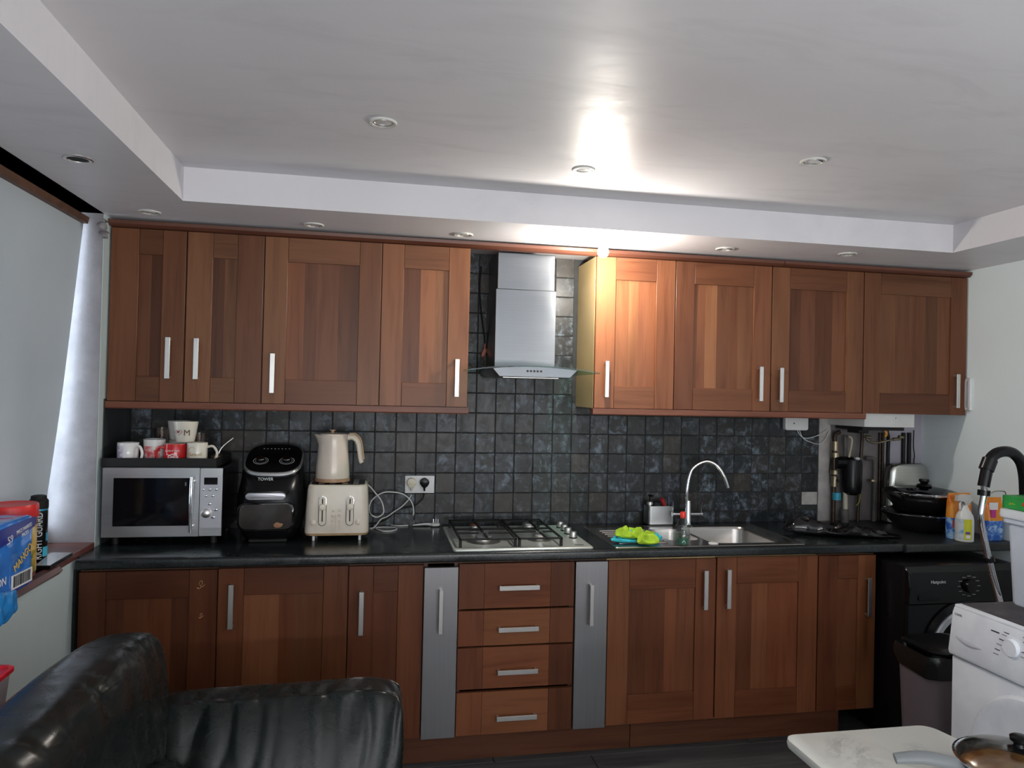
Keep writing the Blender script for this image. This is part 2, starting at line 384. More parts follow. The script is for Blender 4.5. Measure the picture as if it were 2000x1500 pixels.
# wall tiles
TX = [.006, .094, .197, .299, .405, .507, .609, .714, .815, .918, 1.021, 1.123, 1.226, 1.327, 1.427, 1.525, 1.625, 1.726, 1.827, 1.926, 2.026, 2.128, 2.229, 2.330, 2.432, 2.535, 2.637, 2.739, 2.842, 2.944, 3.047, 3.151, 3.254, 3.355, 3.456, 3.555]
PT, Z0 = .1015, .970
b = BM(); box(b, -.049, .049, 0, .008, -.049, .049, .0022); tm = None
for j in range(-1, 13):
    for i in range(35):
        if j >= 6 and not 15 <= i <= 20: continue
        if (i, j) == (34, 0): continue
        za, zb = (max(.905, Z0+j*PT), Z0+(j+1)*PT)
        if tm is None:
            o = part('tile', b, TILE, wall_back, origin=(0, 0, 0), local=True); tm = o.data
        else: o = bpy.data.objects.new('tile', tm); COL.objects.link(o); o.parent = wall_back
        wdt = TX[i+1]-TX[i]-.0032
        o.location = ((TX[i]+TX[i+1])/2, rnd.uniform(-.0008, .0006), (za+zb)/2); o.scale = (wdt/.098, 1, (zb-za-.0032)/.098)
        o.rotation_euler = (rnd.uniform(-.006, .006), 0, rnd.uniform(-.006, .006))
# bare patches right of the tiles
b = BM(); box(b, 3.459, 3.553, -.001, .002, 1.0, 1.07, .001); part('bare_patch', b, PLASW, wall_back)
b = BM(); prism(b, [(3.557, .90), (3.628, .90), (3.632, 1.05), (3.622, 1.2), (3.634, 1.36), (3.62, 1.50), (3.557, 1.50)], 1, -.004, .003)
part('plaster_strip', b, PLASW, wall_back)
b = BM(); box(b, 3.63, 3.98, -.001, .0025, .90, 1.5); part('bare_patch', b, DIRTY_SHADED, wall_back)
b = BM(); box(b, 3.97, 4.21, -.002, .002, .0, 2.28); part('shaded_wall_panel', b, LILAC_SHADE, wall_back)  # wall strip with the cupboard's shadow put into its colour
# window on the left
win1 = struct(thing('window_1', (-.2, -1.6, SZ), 'x', 'window')); del win1['label'], win1['category']
b = BM()
for y0, y1 in ((JY-.014, JY), (-1.25, -1.19), (-2.12, -2.06), (WY2, WY2+.06)): box(b, -.24, -.19, y0, y1, SZ, ZC, .004)
for z in (SZ, ZC-.07): box(b, -.24, -.19, WY2, JY, z, z+.07, .004)
part('window_frame', b, WPL, win1)
b = BM(); box(b, -.222, -.216, WY2+.05, JY-.012, SZ+.05, ZC-.05); part('pane', b, GLASS, win1)
SILL = plain('red_brown_sill_paint', (0.13, 0.045, 0.038), .35, var=.2, vs=14)
b = BM(); box(b, -.25, -.001, WY2, JY, SZ-.03, SZ, .002); prism(b, [(-.02, SZ-.028), (.03, SZ-.028), (.042, SZ-.014), (.03, SZ), (-.02, SZ)], 1, WY2-.02, -.79, .006)
part('window_sill', b, SILL, win1)
# roller blind
bl = thing('roller_blind', (-.08, -1.6, 2.25), 'grey fabric blind hanging over the window beside the kitchen units', 'blind')
b = BM()
NY, NZ = 60, 24; grid = []
for i in range(NY+1):
    t = i/NY; row = []
    for k in range(NZ+1):
        s = k/NZ; y = -.402-.042*s**1.2-t*2.4; z = 2.262-s*(2.262-.962)
        x = -.070-.098*s+.012*s*s*math.sin(y*14+.8*math.sin(5*s))*math.exp(-((y+.85)/.5)**2)*2+.004*math.sin(y*5)*s
        x += .02*s**3*max(0, 1-abs(y+.55)/.15)*.4
        row.append((x, y, z))
    grid.append(row)
V = [[b.verts.new(p) for p in r] for r in grid]
for i in range(NY):
    for k in range(NZ): b.faces.new([V[i][k], V[i+1][k], V[i+1][k+1], V[i][k+1]])
part('blind_sheet', b, mat_blind(), bl, ang=80)
b = BM(); prism(b, [(-.10, 2.236), (-.05, 2.236), (-.045, 2.262), (-.06, 2.270), (-.10, 2.270)], 1, -2.9, -.415)
part('headrail', b, plain('stained_brown_wood', (.10, .045, .025), .5, var=.25, vs=20), bl, label='brown wooden headrail')

# ================================================================ ceiling spotlights
RING, LENS = plain('white_lamp_ring', (.62, .61, .58), .35), plain('frosted_lamp_glass', (.55, .56, .55), .25)
def spot(x, y, z, label, r=.044, tilt=0.0, empty=False):
    t = thing('ceiling_spotlight', (x, y, z), label, 'spotlight', 'recessed ceiling spotlights')
    b = BM(); lathe(b, [(r*.70, 0.012), (r*.70, -.001), (r*.74, -.004), (r*.92, -.005), (r, -.002), (r, 0)], (0, 0, 0), 40, cap=False)
    part('ring', b, NICKEL if empty else RING, t, origin=(0, 0, 0), local=True)
    if empty:
        b = BM(); lathe(b, [(r*.69, .001), (r*.69, -.0015)], (0, 0, 0), 30); part('dark_socket', b, BLKM, t, local=True)
    else:
        b = BM(); lathe(b, [(r*.66, .0), (r*.62, -.002), (r*.3, -.0035), (.001, -.004)], (0, 0, 0), 30)
        o = part('lens', b, LENS, t, local=True); o.rotation_euler = (tilt, tilt*.6, 0)
        b = BM(); lathe(b, [(r*.69, -.0005), (r*.67, -.0035), (r*.63, -.0035), (r*.63, -.0005)], (0, 0, 0), 30, cap=False); part('inner_ring', b, NICKEL, t, local=True)
    return t
for (px, py, z, lb, tl) in ((748, 239, ZU, 'white round spotlight in raised ceiling, above the left cupboards', .06), (1140, 331, ZU, 'white round spotlight in raised ceiling, nearest the cooker hood', .1),
        (1588, 315, ZU, 'tilted white round spotlight in raised ceiling, furthest right', .22), (292, 414, ZC, 'white round spotlight in low soffit over the corner cupboard', .1),
        (613, 439, ZC, 'white round spotlight in low soffit above the widest cupboard door', .05), (905, 458, ZC, 'white round spotlight in low soffit just left of the cooker hood', .05),
        (1416, 486, ZC, 'white round spotlight in low soffit first right of the lit bulb', .2), (1655, 496, ZC, 'white round spotlight in low soffit nearest the boiler cupboard', .15)):
    p = P(px, py, 2, z); spot(p.x, p.y, z, lb, tilt=tl)
p = P(152, 310, 2, ZC); spot(p.x, p.y, ZC, 'empty dark spotlight hole in the soffit near the window blind', .043, empty=True)
lamp = thing('ceiling_spotlight', (BULB.x, BULB.y, ZC), 'lit bare bulb glowing white below the soffit beside the cooker hood', 'spotlight', 'recessed ceiling spotlights')
b = BM(); lathe(b, [(.030, .0), (.030, -.004), (.042, -.005), (.044, 0)], (0, 0, 0), 32, cap=False); part('ring', b, RING, lamp, local=True)
b = BM(); lathe(b, [(.012, 0), (.013, -.03), (.013, -.034)], (0, 0, 0), 20); part('lamp_holder', b, WPL, lamp, local=True)
b = BM(); lathe(b, [(.012, -.034), (.022, -.048), (.026, -.062), (.022, -.076), (.012, -.085), (.001, -.088)], (0, 0, 0), 24)
part('bulb', b, plain('glowing_bulb', (1, 1, 1), .3, emis=((1, .96, .88), 45)), lamp, local=True)
plo.parent = lamp; plo.location = (-.02, -.02, -.13); 

# ================================================================ kitchen units
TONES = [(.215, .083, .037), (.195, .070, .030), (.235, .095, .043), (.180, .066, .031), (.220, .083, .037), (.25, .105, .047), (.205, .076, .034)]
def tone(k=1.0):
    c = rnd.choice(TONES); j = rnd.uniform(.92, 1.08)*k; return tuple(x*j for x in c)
def bar_handle(bm, p, L, vertical=True, w=.020, off=.030, th=.008):
    """flat bar pull with two stubs; p = top (or left) end centre on the face"""
    x, y, z = p
    if vertical:
        box(bm, x-w/2, x+w/2, y-off, y-off+th, z-L, z, .0012)
        for zz in (z-L+.002, z-.012): box(bm, x-w/2+.003, x+w/2-.003, y-off+th-.001, y+.001, zz, zz+.010)
    else:
        box(bm, x, x+L, y-off, y-off+th, z-w/2, z+w/2, .0012)
        for xx in (x+.002, x+L-.012): box(bm, xx, xx+.010, y-off+th-.001, y+.001, z-w/2+.003, z+w/2-.003)
    return bm
HMAT = NICKEL
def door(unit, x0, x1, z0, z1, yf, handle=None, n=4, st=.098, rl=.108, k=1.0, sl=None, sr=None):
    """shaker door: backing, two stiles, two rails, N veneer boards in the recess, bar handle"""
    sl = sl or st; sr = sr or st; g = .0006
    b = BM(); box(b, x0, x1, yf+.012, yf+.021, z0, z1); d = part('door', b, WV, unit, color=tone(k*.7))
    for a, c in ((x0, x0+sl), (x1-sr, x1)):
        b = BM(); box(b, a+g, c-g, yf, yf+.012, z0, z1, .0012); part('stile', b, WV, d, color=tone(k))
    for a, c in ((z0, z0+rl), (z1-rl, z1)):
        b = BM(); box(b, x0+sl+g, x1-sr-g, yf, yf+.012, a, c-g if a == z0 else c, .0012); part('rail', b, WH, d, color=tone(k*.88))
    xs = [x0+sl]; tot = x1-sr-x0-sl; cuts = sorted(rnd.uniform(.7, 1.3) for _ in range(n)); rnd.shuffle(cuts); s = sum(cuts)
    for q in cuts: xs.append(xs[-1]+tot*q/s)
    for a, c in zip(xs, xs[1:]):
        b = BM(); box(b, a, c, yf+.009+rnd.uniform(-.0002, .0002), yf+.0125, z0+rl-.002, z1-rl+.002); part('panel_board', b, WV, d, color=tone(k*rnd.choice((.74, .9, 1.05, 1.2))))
    if handle:
        b = BM(); bar_handle(b, (handle[0], yf, handle[1]), handle[1]-handle[2]); part('handle', b, HMAT, d, label='satin steel bar handle')
    return d
ZB, ZT, YU = 1.512, 2.250, -.32
def wall_unit(name, x0, x1, label, doors, zb=ZB, side=WV, k=1.0, closed=True):
    u = thing(name, (x0, 0, zb), label, 'cupboard', 'wall cupboards')
    b = BM(); x0b, x1b = x0+.0008, x1-.0008
    box(b, x0b, x0b+.016, -.298, -.001, zb, ZT); box(b, x1b-.016, x1b, -.298, -.001, zb, ZT)
    box(b, x0b+.016, x1b-.016, -.298, -.001, ZT-.016, ZT-.0005)
    if closed: box(b, x0b+.016, x1b-.016, -.298, -.001, zb+.0005, zb+.016); box(b, x0b+.016, x1b-.016, -.296, -.29, zb+.016, ZT-.016)
    part('carcass', b, side, u, color=(.20, .08, .04), smooth=False)
    for d in doors: door(u, *d[:2], zb+.001, ZT-.002, YU, handle=d[2], n=d[3], k=d[4] if len(d) > 4 else 1.0, sl=d[5] if len(d) > 5 else None, sr=d[6] if len(d) > 6 else None)
    return u
wall_unit('wall_cupboard', .004, .628, 'double wall cupboard in the corner with two narrow wooden doors', [(.006, .306, (.248, 1.788, 1.611), 2, .68, .112, .094), (.311, .6265, (.362, 1.788, 1.611), 2, .72, .105, .11)])  # door tones drop away from the bulb: its falloff is in the colour
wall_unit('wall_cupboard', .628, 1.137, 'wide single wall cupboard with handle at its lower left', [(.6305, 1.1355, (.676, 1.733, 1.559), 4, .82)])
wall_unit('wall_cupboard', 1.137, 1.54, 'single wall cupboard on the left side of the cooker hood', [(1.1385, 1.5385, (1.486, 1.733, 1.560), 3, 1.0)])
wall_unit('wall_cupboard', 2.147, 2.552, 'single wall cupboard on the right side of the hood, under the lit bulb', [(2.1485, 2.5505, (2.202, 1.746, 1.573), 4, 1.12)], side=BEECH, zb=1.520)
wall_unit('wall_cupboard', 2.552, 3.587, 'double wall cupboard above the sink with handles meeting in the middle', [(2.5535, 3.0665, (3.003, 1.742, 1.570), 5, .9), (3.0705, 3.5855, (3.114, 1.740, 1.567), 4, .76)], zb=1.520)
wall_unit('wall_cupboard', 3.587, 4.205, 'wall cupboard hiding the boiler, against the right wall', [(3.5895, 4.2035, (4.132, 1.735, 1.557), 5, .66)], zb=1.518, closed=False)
DK = (.12, .045, .028)
def mould(name, x0, x1, pts, label, cat, c=DK):
    b = BM(); prism(b, pts, 0, x0, x1, .001, 1); return tag(part(name, b, WH, color=c), label, cat, 'cupboard mouldings')
CORN = [(-.29, 2.2515), (-.330, 2.2515), (-.345, 2.262), (-.348, 2.276), (-.29, 2.276)]
mould('cornice', -.0 + .002, 3.118, CORN, 'long dark wooden cornice running over the left cupboards and the hood', 'cornice')
mould('cornice', 3.121, 4.207, CORN, 'shorter wooden cornice piece at right, over the boiler cupboard', 'cornice')
LR = lambda z: [(-.285, z-.031), (-.327, z-.031), (-.331, z-.026), (-.331, z-.001), (-.285, z-.001)]
mould('light_rail', .001, 1.545, LR(ZB), 'wooden light rail under the left wall cupboards', 'rail', (.17, .06, .035))
mould('light_rail', 2.140, 3.602, LR(1.520), 'wooden light rail under the right wall cupboards', 'rail', (.20, .075, .045))

# base units (redder veneer than above)
TONES = [(a, b_*.86, c*.80) for a, b_, c in TONES]
YD = -.58; BZ0, BZ1 = .128, .853
def base_unit(name, x0, x1, label, cat='cupboard', group='base cupboards'):
    u = thing(name, (x0, 0, .12), label, cat, group)
    b = BM(); x0b, x1b = x0+.0008, x1-.0008
    box(b, x0b, x0b+.016, YD+.022, -.02, .12, .869); box(b, x1b-.016, x1b, YD+.022, -.02, .12, .869)
    box(b, x0b+.016, x1b-.016, YD+.022, -.02, .12, .136); box(b, x0b+.016, x1b-.016, -.03, -.02, .136, .869)
    box(b, x0b+.016, x1b-.016, YD+.022, YD+.10, .853, .8685)
    part('carcass', b, BEECH if name == 'sink_cupboard' else WH, u, smooth=False, color=(.10, .05, .03)); return u
u = base_unit('base_cupboard', .012, .522, 'dark base cupboard at the window end, handle missing with glue marks'); d = door(u, .014, .520, BZ0, BZ1, YD, None, 4, k=.52, rl=.108, sr=.105)
GLUE = plain('dried_glue', (.36, .19, .08), .7, var=.3, vs=60)
for cx, cz, s in ((.457, .795, 1.0), (.462, .672, .6)):
    b = BM()
    tube(b, [(cx+s*x, YD-.0008, cz+s*z) for x, z in ((-.012, -.012), (-.004, -.015), (.004, -.008), (-.004, .0), (-.002, .012), (.006, .014), (.007, .004), (.002, -.002))], .0018*s+.0006, 6, 4, .5)
    tube(b, [(cx+s*x, YD-.0008, cz+s*z) for x, z in ((.002, -.008), (.012, -.006), (.016, .002))], .0016, 6, 4, .5); part('glue_mark', b, GLUE, d)
u = base_unit('base_cupboard', .522, 1.031, 'base cupboard below the air fryer, handle at its upper left'); door(u, .5235, 1.0295, BZ0, BZ1+.003, YD, (.578, .797, .621), 5, k=.58)
u = base_unit('base_cupboard', 1.031, 1.340, 'narrow base cupboard just left of the steel-fronted pull-out'); door(u, 1.0325, 1.3385, BZ0, BZ1, YD, (1.086, .754, .576), 1, k=.60, sl=.10, sr=.105)
def pullout(x0, x1, hx, z1, hy, label):
    u = base_unit('pull_out_unit', x0, x1, label, 'cupboard', 'steel fronted pull-outs')
    b = BM(); box(b, x0+.002, x1-.002, YD-.006, YD+.021, BZ0-.004, z1, .0012); d = part('door', b, STEEL_V, u, label='brushed steel front')
    b = BM(); bar_handle(b, (hx, YD-.006, hy[0]), hy[0]-hy[1], w=.018, off=.034); part('handle', b, HMAT, d)
u = pullout(1.340, 1.487, 1.412, .842, (.752, .572), 'narrow steel-fronted pull-out left of the drawers')
u = pullout(1.998, 2.148, 2.066, .853, (.758, .581), 'narrow steel-fronted pull-out right of the drawers')
u = base_unit('drawer_unit', 1.487, 1.998, 'wooden unit of four drawers under the gas hob', 'drawers', None)
for (z0, z1, hz) in ((.661, .852, .752), (.503, .652, .575), (.320, .495, .394), (.126, .306, .199)):
    b = BM(); box(b, 1.489, 1.995, YD+.008, YD+.021, z0, z1); d = part('drawer', b, WV, u, color=tone(.7))
    for a, c, m, kk in ((1.489, 1.598, WV, rnd.choice((.62, .75, .85))), (1.598, 1.889, WH, .9), (1.889, 1.995, WV, rnd.choice((.52, .65)))):
        b = BM(); box(b, a+.0004, c-.0004, YD, YD+.008, z0, z1, .0008); part('front_board', b, m, d, color=tone(kk))
    b = BM(); bar_handle(b, (1.659, YD, hz), .176, False); part('handle', b, HMAT, d)
u = base_unit('sink_cupboard', 2.148, 3.176, 'wide double base cupboard under the sink with two doors')
door(u, 2.151, 2.661, BZ0, BZ1, YD, (2.602, .805, .629), 4, k=.78, rl=.13); door(u, 2.667, 3.174, BZ0, BZ1+.003, YD, (2.714, .807, .630), 4, k=.80, rl=.12)
u = base_unit('base_cupboard', 3.176, 3.482, 'narrow base cupboard between the sink doors and the black washing machine'); door(u, 3.179, 3.480, BZ0, BZ1, YD, (3.430, .750, .569), 1, k=.74, sl=.10, sr=.095)
for x0, x1, lb in ((.02, 2.283, 'long dark wooden plinth below the drawers'), (2.286, 3.33, 'wooden plinth below the sink cupboard')):
    b = BM(); box(b, x0, x1, -.53, -.515, .0, .1195, .001); tag(part('plinth', b, WH, color=(.12, .045, .022)), lb, 'plinth', 'plinths')

# worktops
def nose(bm, x0, x1, yb, yf=-.62, z0=.8705, z1=.910, r=.012):
    pts = [(yb, z0), (yf+.006, z0), (yf, z0+.006)] + [(yf+r-r*math.cos(a), z1-r+r*math.sin(a)) for a in (0, .4, .8, 1.2, PI/2)] + [(yb, z1)]
    prism(bm, pts, 0, x0, x1)
WZ0, WZ1 = .8705, .910
HX0, HX1, HY0, HY1 = 2.20, 3.075, -.565, -.115
b = BM(); nose(b, .016, 3.598, -.565)
box(b, .004, HX0, -.565, -.0015, WZ0, WZ1); box(b, HX1, 3.598, -.565, -.0015, WZ0, WZ1); box(b, HX0, HX1, HY1, -.0015, WZ0, WZ1)
wt = tag(part('worktop', b, WORKTOP, ang=25), 'long black laminate worktop carrying the hob and the sink', 'worktop', 'worktops')
def mat_chip():
    m, nt, b = newmat('chipped_laminate'); v = texco(nt, 'World', rand=False); n = noi(nt, v, 55, 5, .7); n2 = noi(nt, v, 140, 3)
    c = ramp(nt, n, [(0.5, (0.010, 0.012, 0.013)), (0.66, (0.03, 0.03, 0.03)), (.72, (.16, .16, .15))])
    nt.links.new(c, b.inputs['Base Color']); b.inputs['Roughness'].default_value = .35; bump(nt, b, n, .5, .004); return m
b = BM(); nose(b, 3.600, 4.207, -.0015, -.635); tag(part('worktop', b, mat_chip(), ang=25), 'short speckled black worktop over the washing machine, by the right wall', 'worktop', 'worktops')
# black end strip closing the worktop and unit against the wall
b = BM(); box(b, .0045, .0115, -.60, -.34, .0, .8695); tag(part('end_panel', b, BLKM), 'thin black end panel between base cupboard and window wall', 'panel')

# ================================================================ sink, tap
sk = thing('kitchen_sink', (2.65, -.34, .91), 'stainless steel sink with one and a half bowls and ribbed drainer', 'sink')
ox = [(x, y) for x, y in rrect(2.640, -.34, .462, .248, .012, 3)]
bowlA = rrect(2.845, -.335, .178, .195, .055, 6); bowlB = rrect(2.565, -.315, .082, .14, .045, 6)
def fill_loops(bm, loops, z):
    es = []; rings = []
    for L in loops:
        vs = [bm.verts.new((x, y, z)) for x, y in L]; rings.append(vs)
        for i in range(len(vs)): es.append(bm.edges.new((vs[i], vs[(i+1) % len(vs)])))
    bmesh.ops.triangle_fill(bm, use_beauty=True, use_dissolve=False, edges=es); return rings
b = BM(); R = fill_loops(b, [rrect(2.640, -.34, .452, .238, .012, 3), bowlA, bowlB], .9105)
rim = [[Vector((x, y, z)) for x, y in rrect(2.640, -.34, hx, hy, .012, 3)] for hx, hy, z in ((.464, .250, .9102), (.462, .248, .9135), (.456, .242, .9140), (.452, .238, .9105))]
loft(b, rim, False, False); part('sink_top', b, SINK, sk, ang=50)
for (cx, cy, hx, hy, r, dp, nm) in ((2.845, -.335, .178, .195, .055, .15, 'bowl'), (2.565, -.315, .082, .14, .045, .10, 'half_bowl')):
    b = BM()
    rings = [[Vector((x, y, z)) for x, y in rrect(cx, cy, hx*s, hy*s, r*q, 6)] for s, q, z in ((1.0, 1.0, .9105), (.985, 1, .904), (.97, 1, .895), (.94, 1, .9105-dp*.7), (.88, 1, .9105-dp*.93), (.75, .9, .9105-dp), (.2, .3, .9105-dp-.004))]
    loft(b, rings, False, True); part(nm, b, SINK, sk, ang=60)
    b = BM(); lathe(b, [(.036, .9105-dp+.002), (.034, .9105-dp-.002), (.01, .9105-dp-.003)], (cx, cy, 0), 24); part('drain', b, CHROME, sk)
for k in range(8):
    y = -.50+k*.042; b = BM(); tube(b, [(2.225, y, .9105), (2.30, y, .9115), (2.46, y, .9112)], .0045, 8, 3, 1); part('drainer_rib', b, SINK, sk)
b = BM(); lathe(b, [(.022, .9107), (.022, .914), (.018, .9155), (.001, .916)], (2.668, -.535, 0), 24); part('overflow_cap', b, WPL, sk, label='white round plug cap')
tp = thing('kitchen_tap', (2.73, -.115, .9105), 'tall chrome swan-neck mixer tap with two lever handles', 'tap')
TY = -.118
b = BM(); lathe(b, [(.026, .911), (.026, .915), (.020, .920), (.017, .925), (.0165, 1.03), (.013, 1.045)], (P(1343, 1022, 1, TY).x, TY, 0), 24); part('tap_body', b, CHROME, tp)
b = BM(); tube(b, [P(x, y, 1, TY-.012*(x > 1350)*(x-1345)/20) for x, y in ((1342, 990), (1341, 965), (1346, 932), (1356, 912), (1379, 901), (1399, 909), (1413, 930), (1421, 953))], .0115, 14, 6); part('spout', b, CHROME, tp)
p0, p1 = P(1315, 1004, 1, TY), P(1369, 1004, 1, TY)
b = BM(); cyl(b, p0, p1, .0095); part('crossbar', b, CHROME, tp)
for q, s in ((p0, -1), (p1, 1)):
    b = BM(); cyl(b, q+Vector((-.006*s, 0, 0)), q+Vector((.006*s, 0, 0)), .013); tube(b, [q, q+Vector((.003*s, -.002, .02)), q+Vector((.004*s, -.004, .062))], lambda t: .008-.004*t, 10, 4, .8); part('lever', b, CHROME, tp)

# ================================================================ gas hob
HB = thing('gas_hob', (1.77, -.33, .91), 'stainless steel four-burner gas hob with black pan supports', 'hob')
hx0, hx1, hy0, hy1, hz = 1.462, 2.078, -.592, -.070, .9105
b = BM(); loft(b, [[Vector((x, y, z)) for x, y in rrect((hx0+hx1)/2, (hy0+hy1)/2, (hx1-hx0)/2-i, (hy1-hy0)/2-i, .012, 3)] for i, z in ((0, hz), (0, hz+.004), (.003, hz+.007), (.012, hz+.008), (.016, hz+.006))]); part('hob_plate', b, plain('hob_steel', (.62, .66, .62), .3, .55), HB)
BURN = [(P(944, 1056, 2, .918), .050), (P(927, 1033, 2, .918), .030), (P(1032, 1031, 2, .918), .040), (P(1053, 1053, 2, .918), .036)]
for i, (p, r) in enumerate(BURN):
    b = BM(); lathe(b, [(r*1.55, .9165), (r*1.35, .919), (r*1.0, .923), (r*.9, .924)], (p.x, p.y, 0), 32); q = part('burner', b, plain('burner_cup', (.55, .54, .50), .3, 1), HB)
    b = BM(); lathe(b, [(r*.78, .923), (r*.78, .934), (r*.72, .936)], (p.x, p.y, 0), 32); part('flame_ring', b, NICKEL, q)
    b = BM(); lathe(b, [(r*.74, .936), (r*.76, .938), (r*.70, .943), (r*.2, .944)], (p.x, p.y, 0), 32); part('burner_cap', b, plain('burner_cap_grey', (.16, .17, .18), .4, .3) if i == 0 else (plain('rusty_cap', (.20, .08, .045), .5, .4) if i == 1 else NICKEL), q)
def grate(x0, x1, y0, y1, cs):
    zt = .956; b = BM(); w = .005
    box(b, x0, x1, y0, y0+.010, zt-.008, zt, .0015); box(b, x0, x1, y1-.010, y1, zt-.008, zt, .0015)
    box(b, x0, x0+.010, y0, y1, zt-.008, zt, .0015); box(b, x1-.010, x1, y0, y1, zt-.008, zt, .0015)
    for x in (x0, x1-.012):
        for y in (y0, y1-.012): box(b, x, x+.012, y, y+.012, .9172, zt-.006, .001)
    for c, r in cs:
        box(b, x0+.008, c.x-r*.45, c.y-w, c.y+w, zt-.007, zt+.001, .001); box(b, c.x+r*.45, x1-.008, c.y-w, c.y+w, zt-.007, zt+.001, .001)
        y2 = y0 if abs(c.y-y0) < abs(c.y-y1) else y1
        a, e = sorted((c.y+(r*.45 if y2 > c.y else -r*.45), y2)); box(b, c.x-w, c.x+w, a, e, zt-.007, zt+.001, .001)
        m = (y0+y1)/2; a, e = sorted((c.y-(r*.45 if y2 > c.y else -r*.45), m)); box(b, c.x-w, c.x+w, a, e, zt-.007, zt+.001, .001)
    box(b, x0, x1, (y0+y1)/2-.005, (y0+y1)/2+.005, zt-.008, zt, .001)
    return b
mx = (BURN[0][0].x+BURN[3][0].x)/2
part('pan_support', grate(1.488, mx-.003, -.560, -.100, [BURN[0], BURN[1]]), BLKM, HB)
part('pan_support', grate(mx+.003, 1.945, -.560, -.100, [BURN[2], BURN[3]]), BLKM, HB)
for px, py in ((1094, 1030), (1102, 1036), (1109, 1042), (1119, 1050)):
    p = P(px, py, 2, .918); b = BM(); lathe(b, [(.019, .917), (.019, .921)], (p.x, p.y, 0), 28); k = part('knob_base', b, BLK, HB)
    b = BM(); lathe(b, [(.0165, .921), (.0175, .926), (.0165, .944), (.0150, .947), (.001, .948)], (p.x, p.y, 0), 28); part('knob', b, NICKEL, k)
q = P(1132, 1064, 2, .9178); b = BM(); box(b, q.x-.022, q.x+.018, q.y-.002, q.y+.002, .9172, .9187); part('maker_mark', b, INK, HB)

# ================================================================ cooker hood
HD = thing('cooker_hood', (1.815, 0, 1.655), 'stainless steel chimney cooker hood with curved glass canopy', 'cooker hood')
b = BM(); box(b, 1.668, 1.962, -.279, -.002, 1.705, 2.075, .002); part('chimney', b, HOODS, HD)
b = BM(); box(b, 1.676, 1.954, -.272, -.002, 2.075, 2.249, .002); part('chimney_extension', b, HOODS, HD)
def arcz(x): return 1.7085-.024*((x-1.82)/.302)**2
xs = [1.518+.604*i/28 for i in range(29)]
b = BM(); prism(b, [(x, arcz(x)) for x in xs]+[(x, arcz(x)-.006) for x in xs[::-1]], 1, -.005, -.485, .001, 1); part('glass_canopy', b, mat_glass('green_edge_glass', (.62, .80, .74), .03), HD)
b = BM(); top = [(1.628+.392*i/20, arcz(1.628+.392*i/20)-.0065) for i in range(21)]
prism(b, top+[(1.985, 1.656), (1.660, 1.656)], 1, -.03, -.476, .002, 1); part('hood_body', b, HOODS, HD)
for k in range(5):
    x = 1.782+k*.0155+.005; b = BM(); cyl(b, (x, -.476, 1.683), (x, -.482, 1.683), .0045, n=16); part('button', b, BLK, HD)
b = BM(); box(b, 1.69, 1.95, -.40, -.10, 1.6535, 1.657); part('grease_filter', b, NICKEL, HD)
# wiring beside the chimney
cb = tag(part('power_cable', tube(BM(), [P(x, y, 1, -.012) for x, y in ((940, 520), (937, 560), (939, 600), (944, 640), (947, 665), (946, 690))], .004, 8), BLKM), 'black cable hanging on the tiles left of the hood chimney', 'cable')
cn = thing('cable_connector', P(941, 690, 1, -.02), 'salmon coloured cable connector hanging left of the hood chimney', 'connector')
b = BM(); q = P(945, 689, 1, -.02); cushion(b, q, (.011, .009, .024), 3, 5); cyl(b, q+Vector((-.004, 0, .02)), q+Vector((-.012, 0, .045)), .004)
bmesh.ops.rotate(b, cent=q, matrix=Matrix.Rotation(.35, 3, 'Y'), verts=b.verts[:]); part('connector_block', b, plain('salmon_plastic', (.42, .16, .11), .5), cn)
b = BM(); tube(b, [P(x, y, 1, -.012) for x, y in ((943, 697), (949, 706), (946, 716), (938, 721), (928, 720), (918, 708))], .003, 8); part('flex', b, plain('tan_flex', (.26, .17, .09), .5), cn)

# ================================================================ electrics on the wall
so = thing('double_socket', (1.349, 0, 1.117), 'white double wall socket on the black tiles', 'socket')
b = BM(); box(b, 1.276, 1.422, -.011, -.0012, 1.073, 1.160, .003, 2); part('face_plate', b, WPL, so)
for x in (1.342, 1.404):
    b = BM(); box(b, x-.007, x+.007, -.0145, -.0108, 1.132, 1.152, .001); part('switch', b, WPL, so)
def plug(loc, mat, label, name='mains_plug'):
    t = thing(name, loc, label, 'plug'); l = Vector(loc)
    b = BM(); pts = [(.024*math.cos(a), .024*math.sin(a)*1.05) for a in [i*2*PI/18 for i in range(18)]]
    pts = [(x*(1 if z > 0 else 1-.35*min(1, -z/.024)), z) for x, z in pts]
    prism(b, pts, 1, -.026, 0, .004, 2); part('plug_body', b, mat, t, local=True)
    b = BM(); cyl(b, (0, -.016, -.020), (0, -.016, -.040), .006, .004, 12); part('cord_grip', b, mat, t, local=True); return t
plug((P(804, 943, 1, -.02).x, -.011, P(804, 943, 1, -.02).z), plain('ivory_plastic', (.60, .55, .42), .4), 'ivory three-pin plug in the left outlet of the wall socket')
plug((P(829, 943, 1, -.02).x, -.011, P(829, 943, 1, -.02).z), BLK, 'black three-pin plug in the right outlet of the wall socket')
WC = plain('white_flex', (.62, .62, .60), .4)
def cable(name, pts, label, mat=WC, r=.0032): return tag(part(name, tube(BM(), pts, r, 8, 6), mat), label, 'cable')
cable('kettle_cable', [P(x, y, 1, -.10-.0*(i)) for i, (x, y) in enumerate(((679, 947), (691, 940), (706, 941), (721, 949), (734, 964), (744, 977), (749, 992), (748, 1003), (737, 1010), (726, 1006)))] + [P(x, y, 1, -.07) for x, y in ((721, 996), (724, 981), (734, 970), (749, 962), (765, 961), (784, 964), (797, 972), (805, 983), (808, 998), (807, 1006))], 'white kettle cable looping up against the tiles')
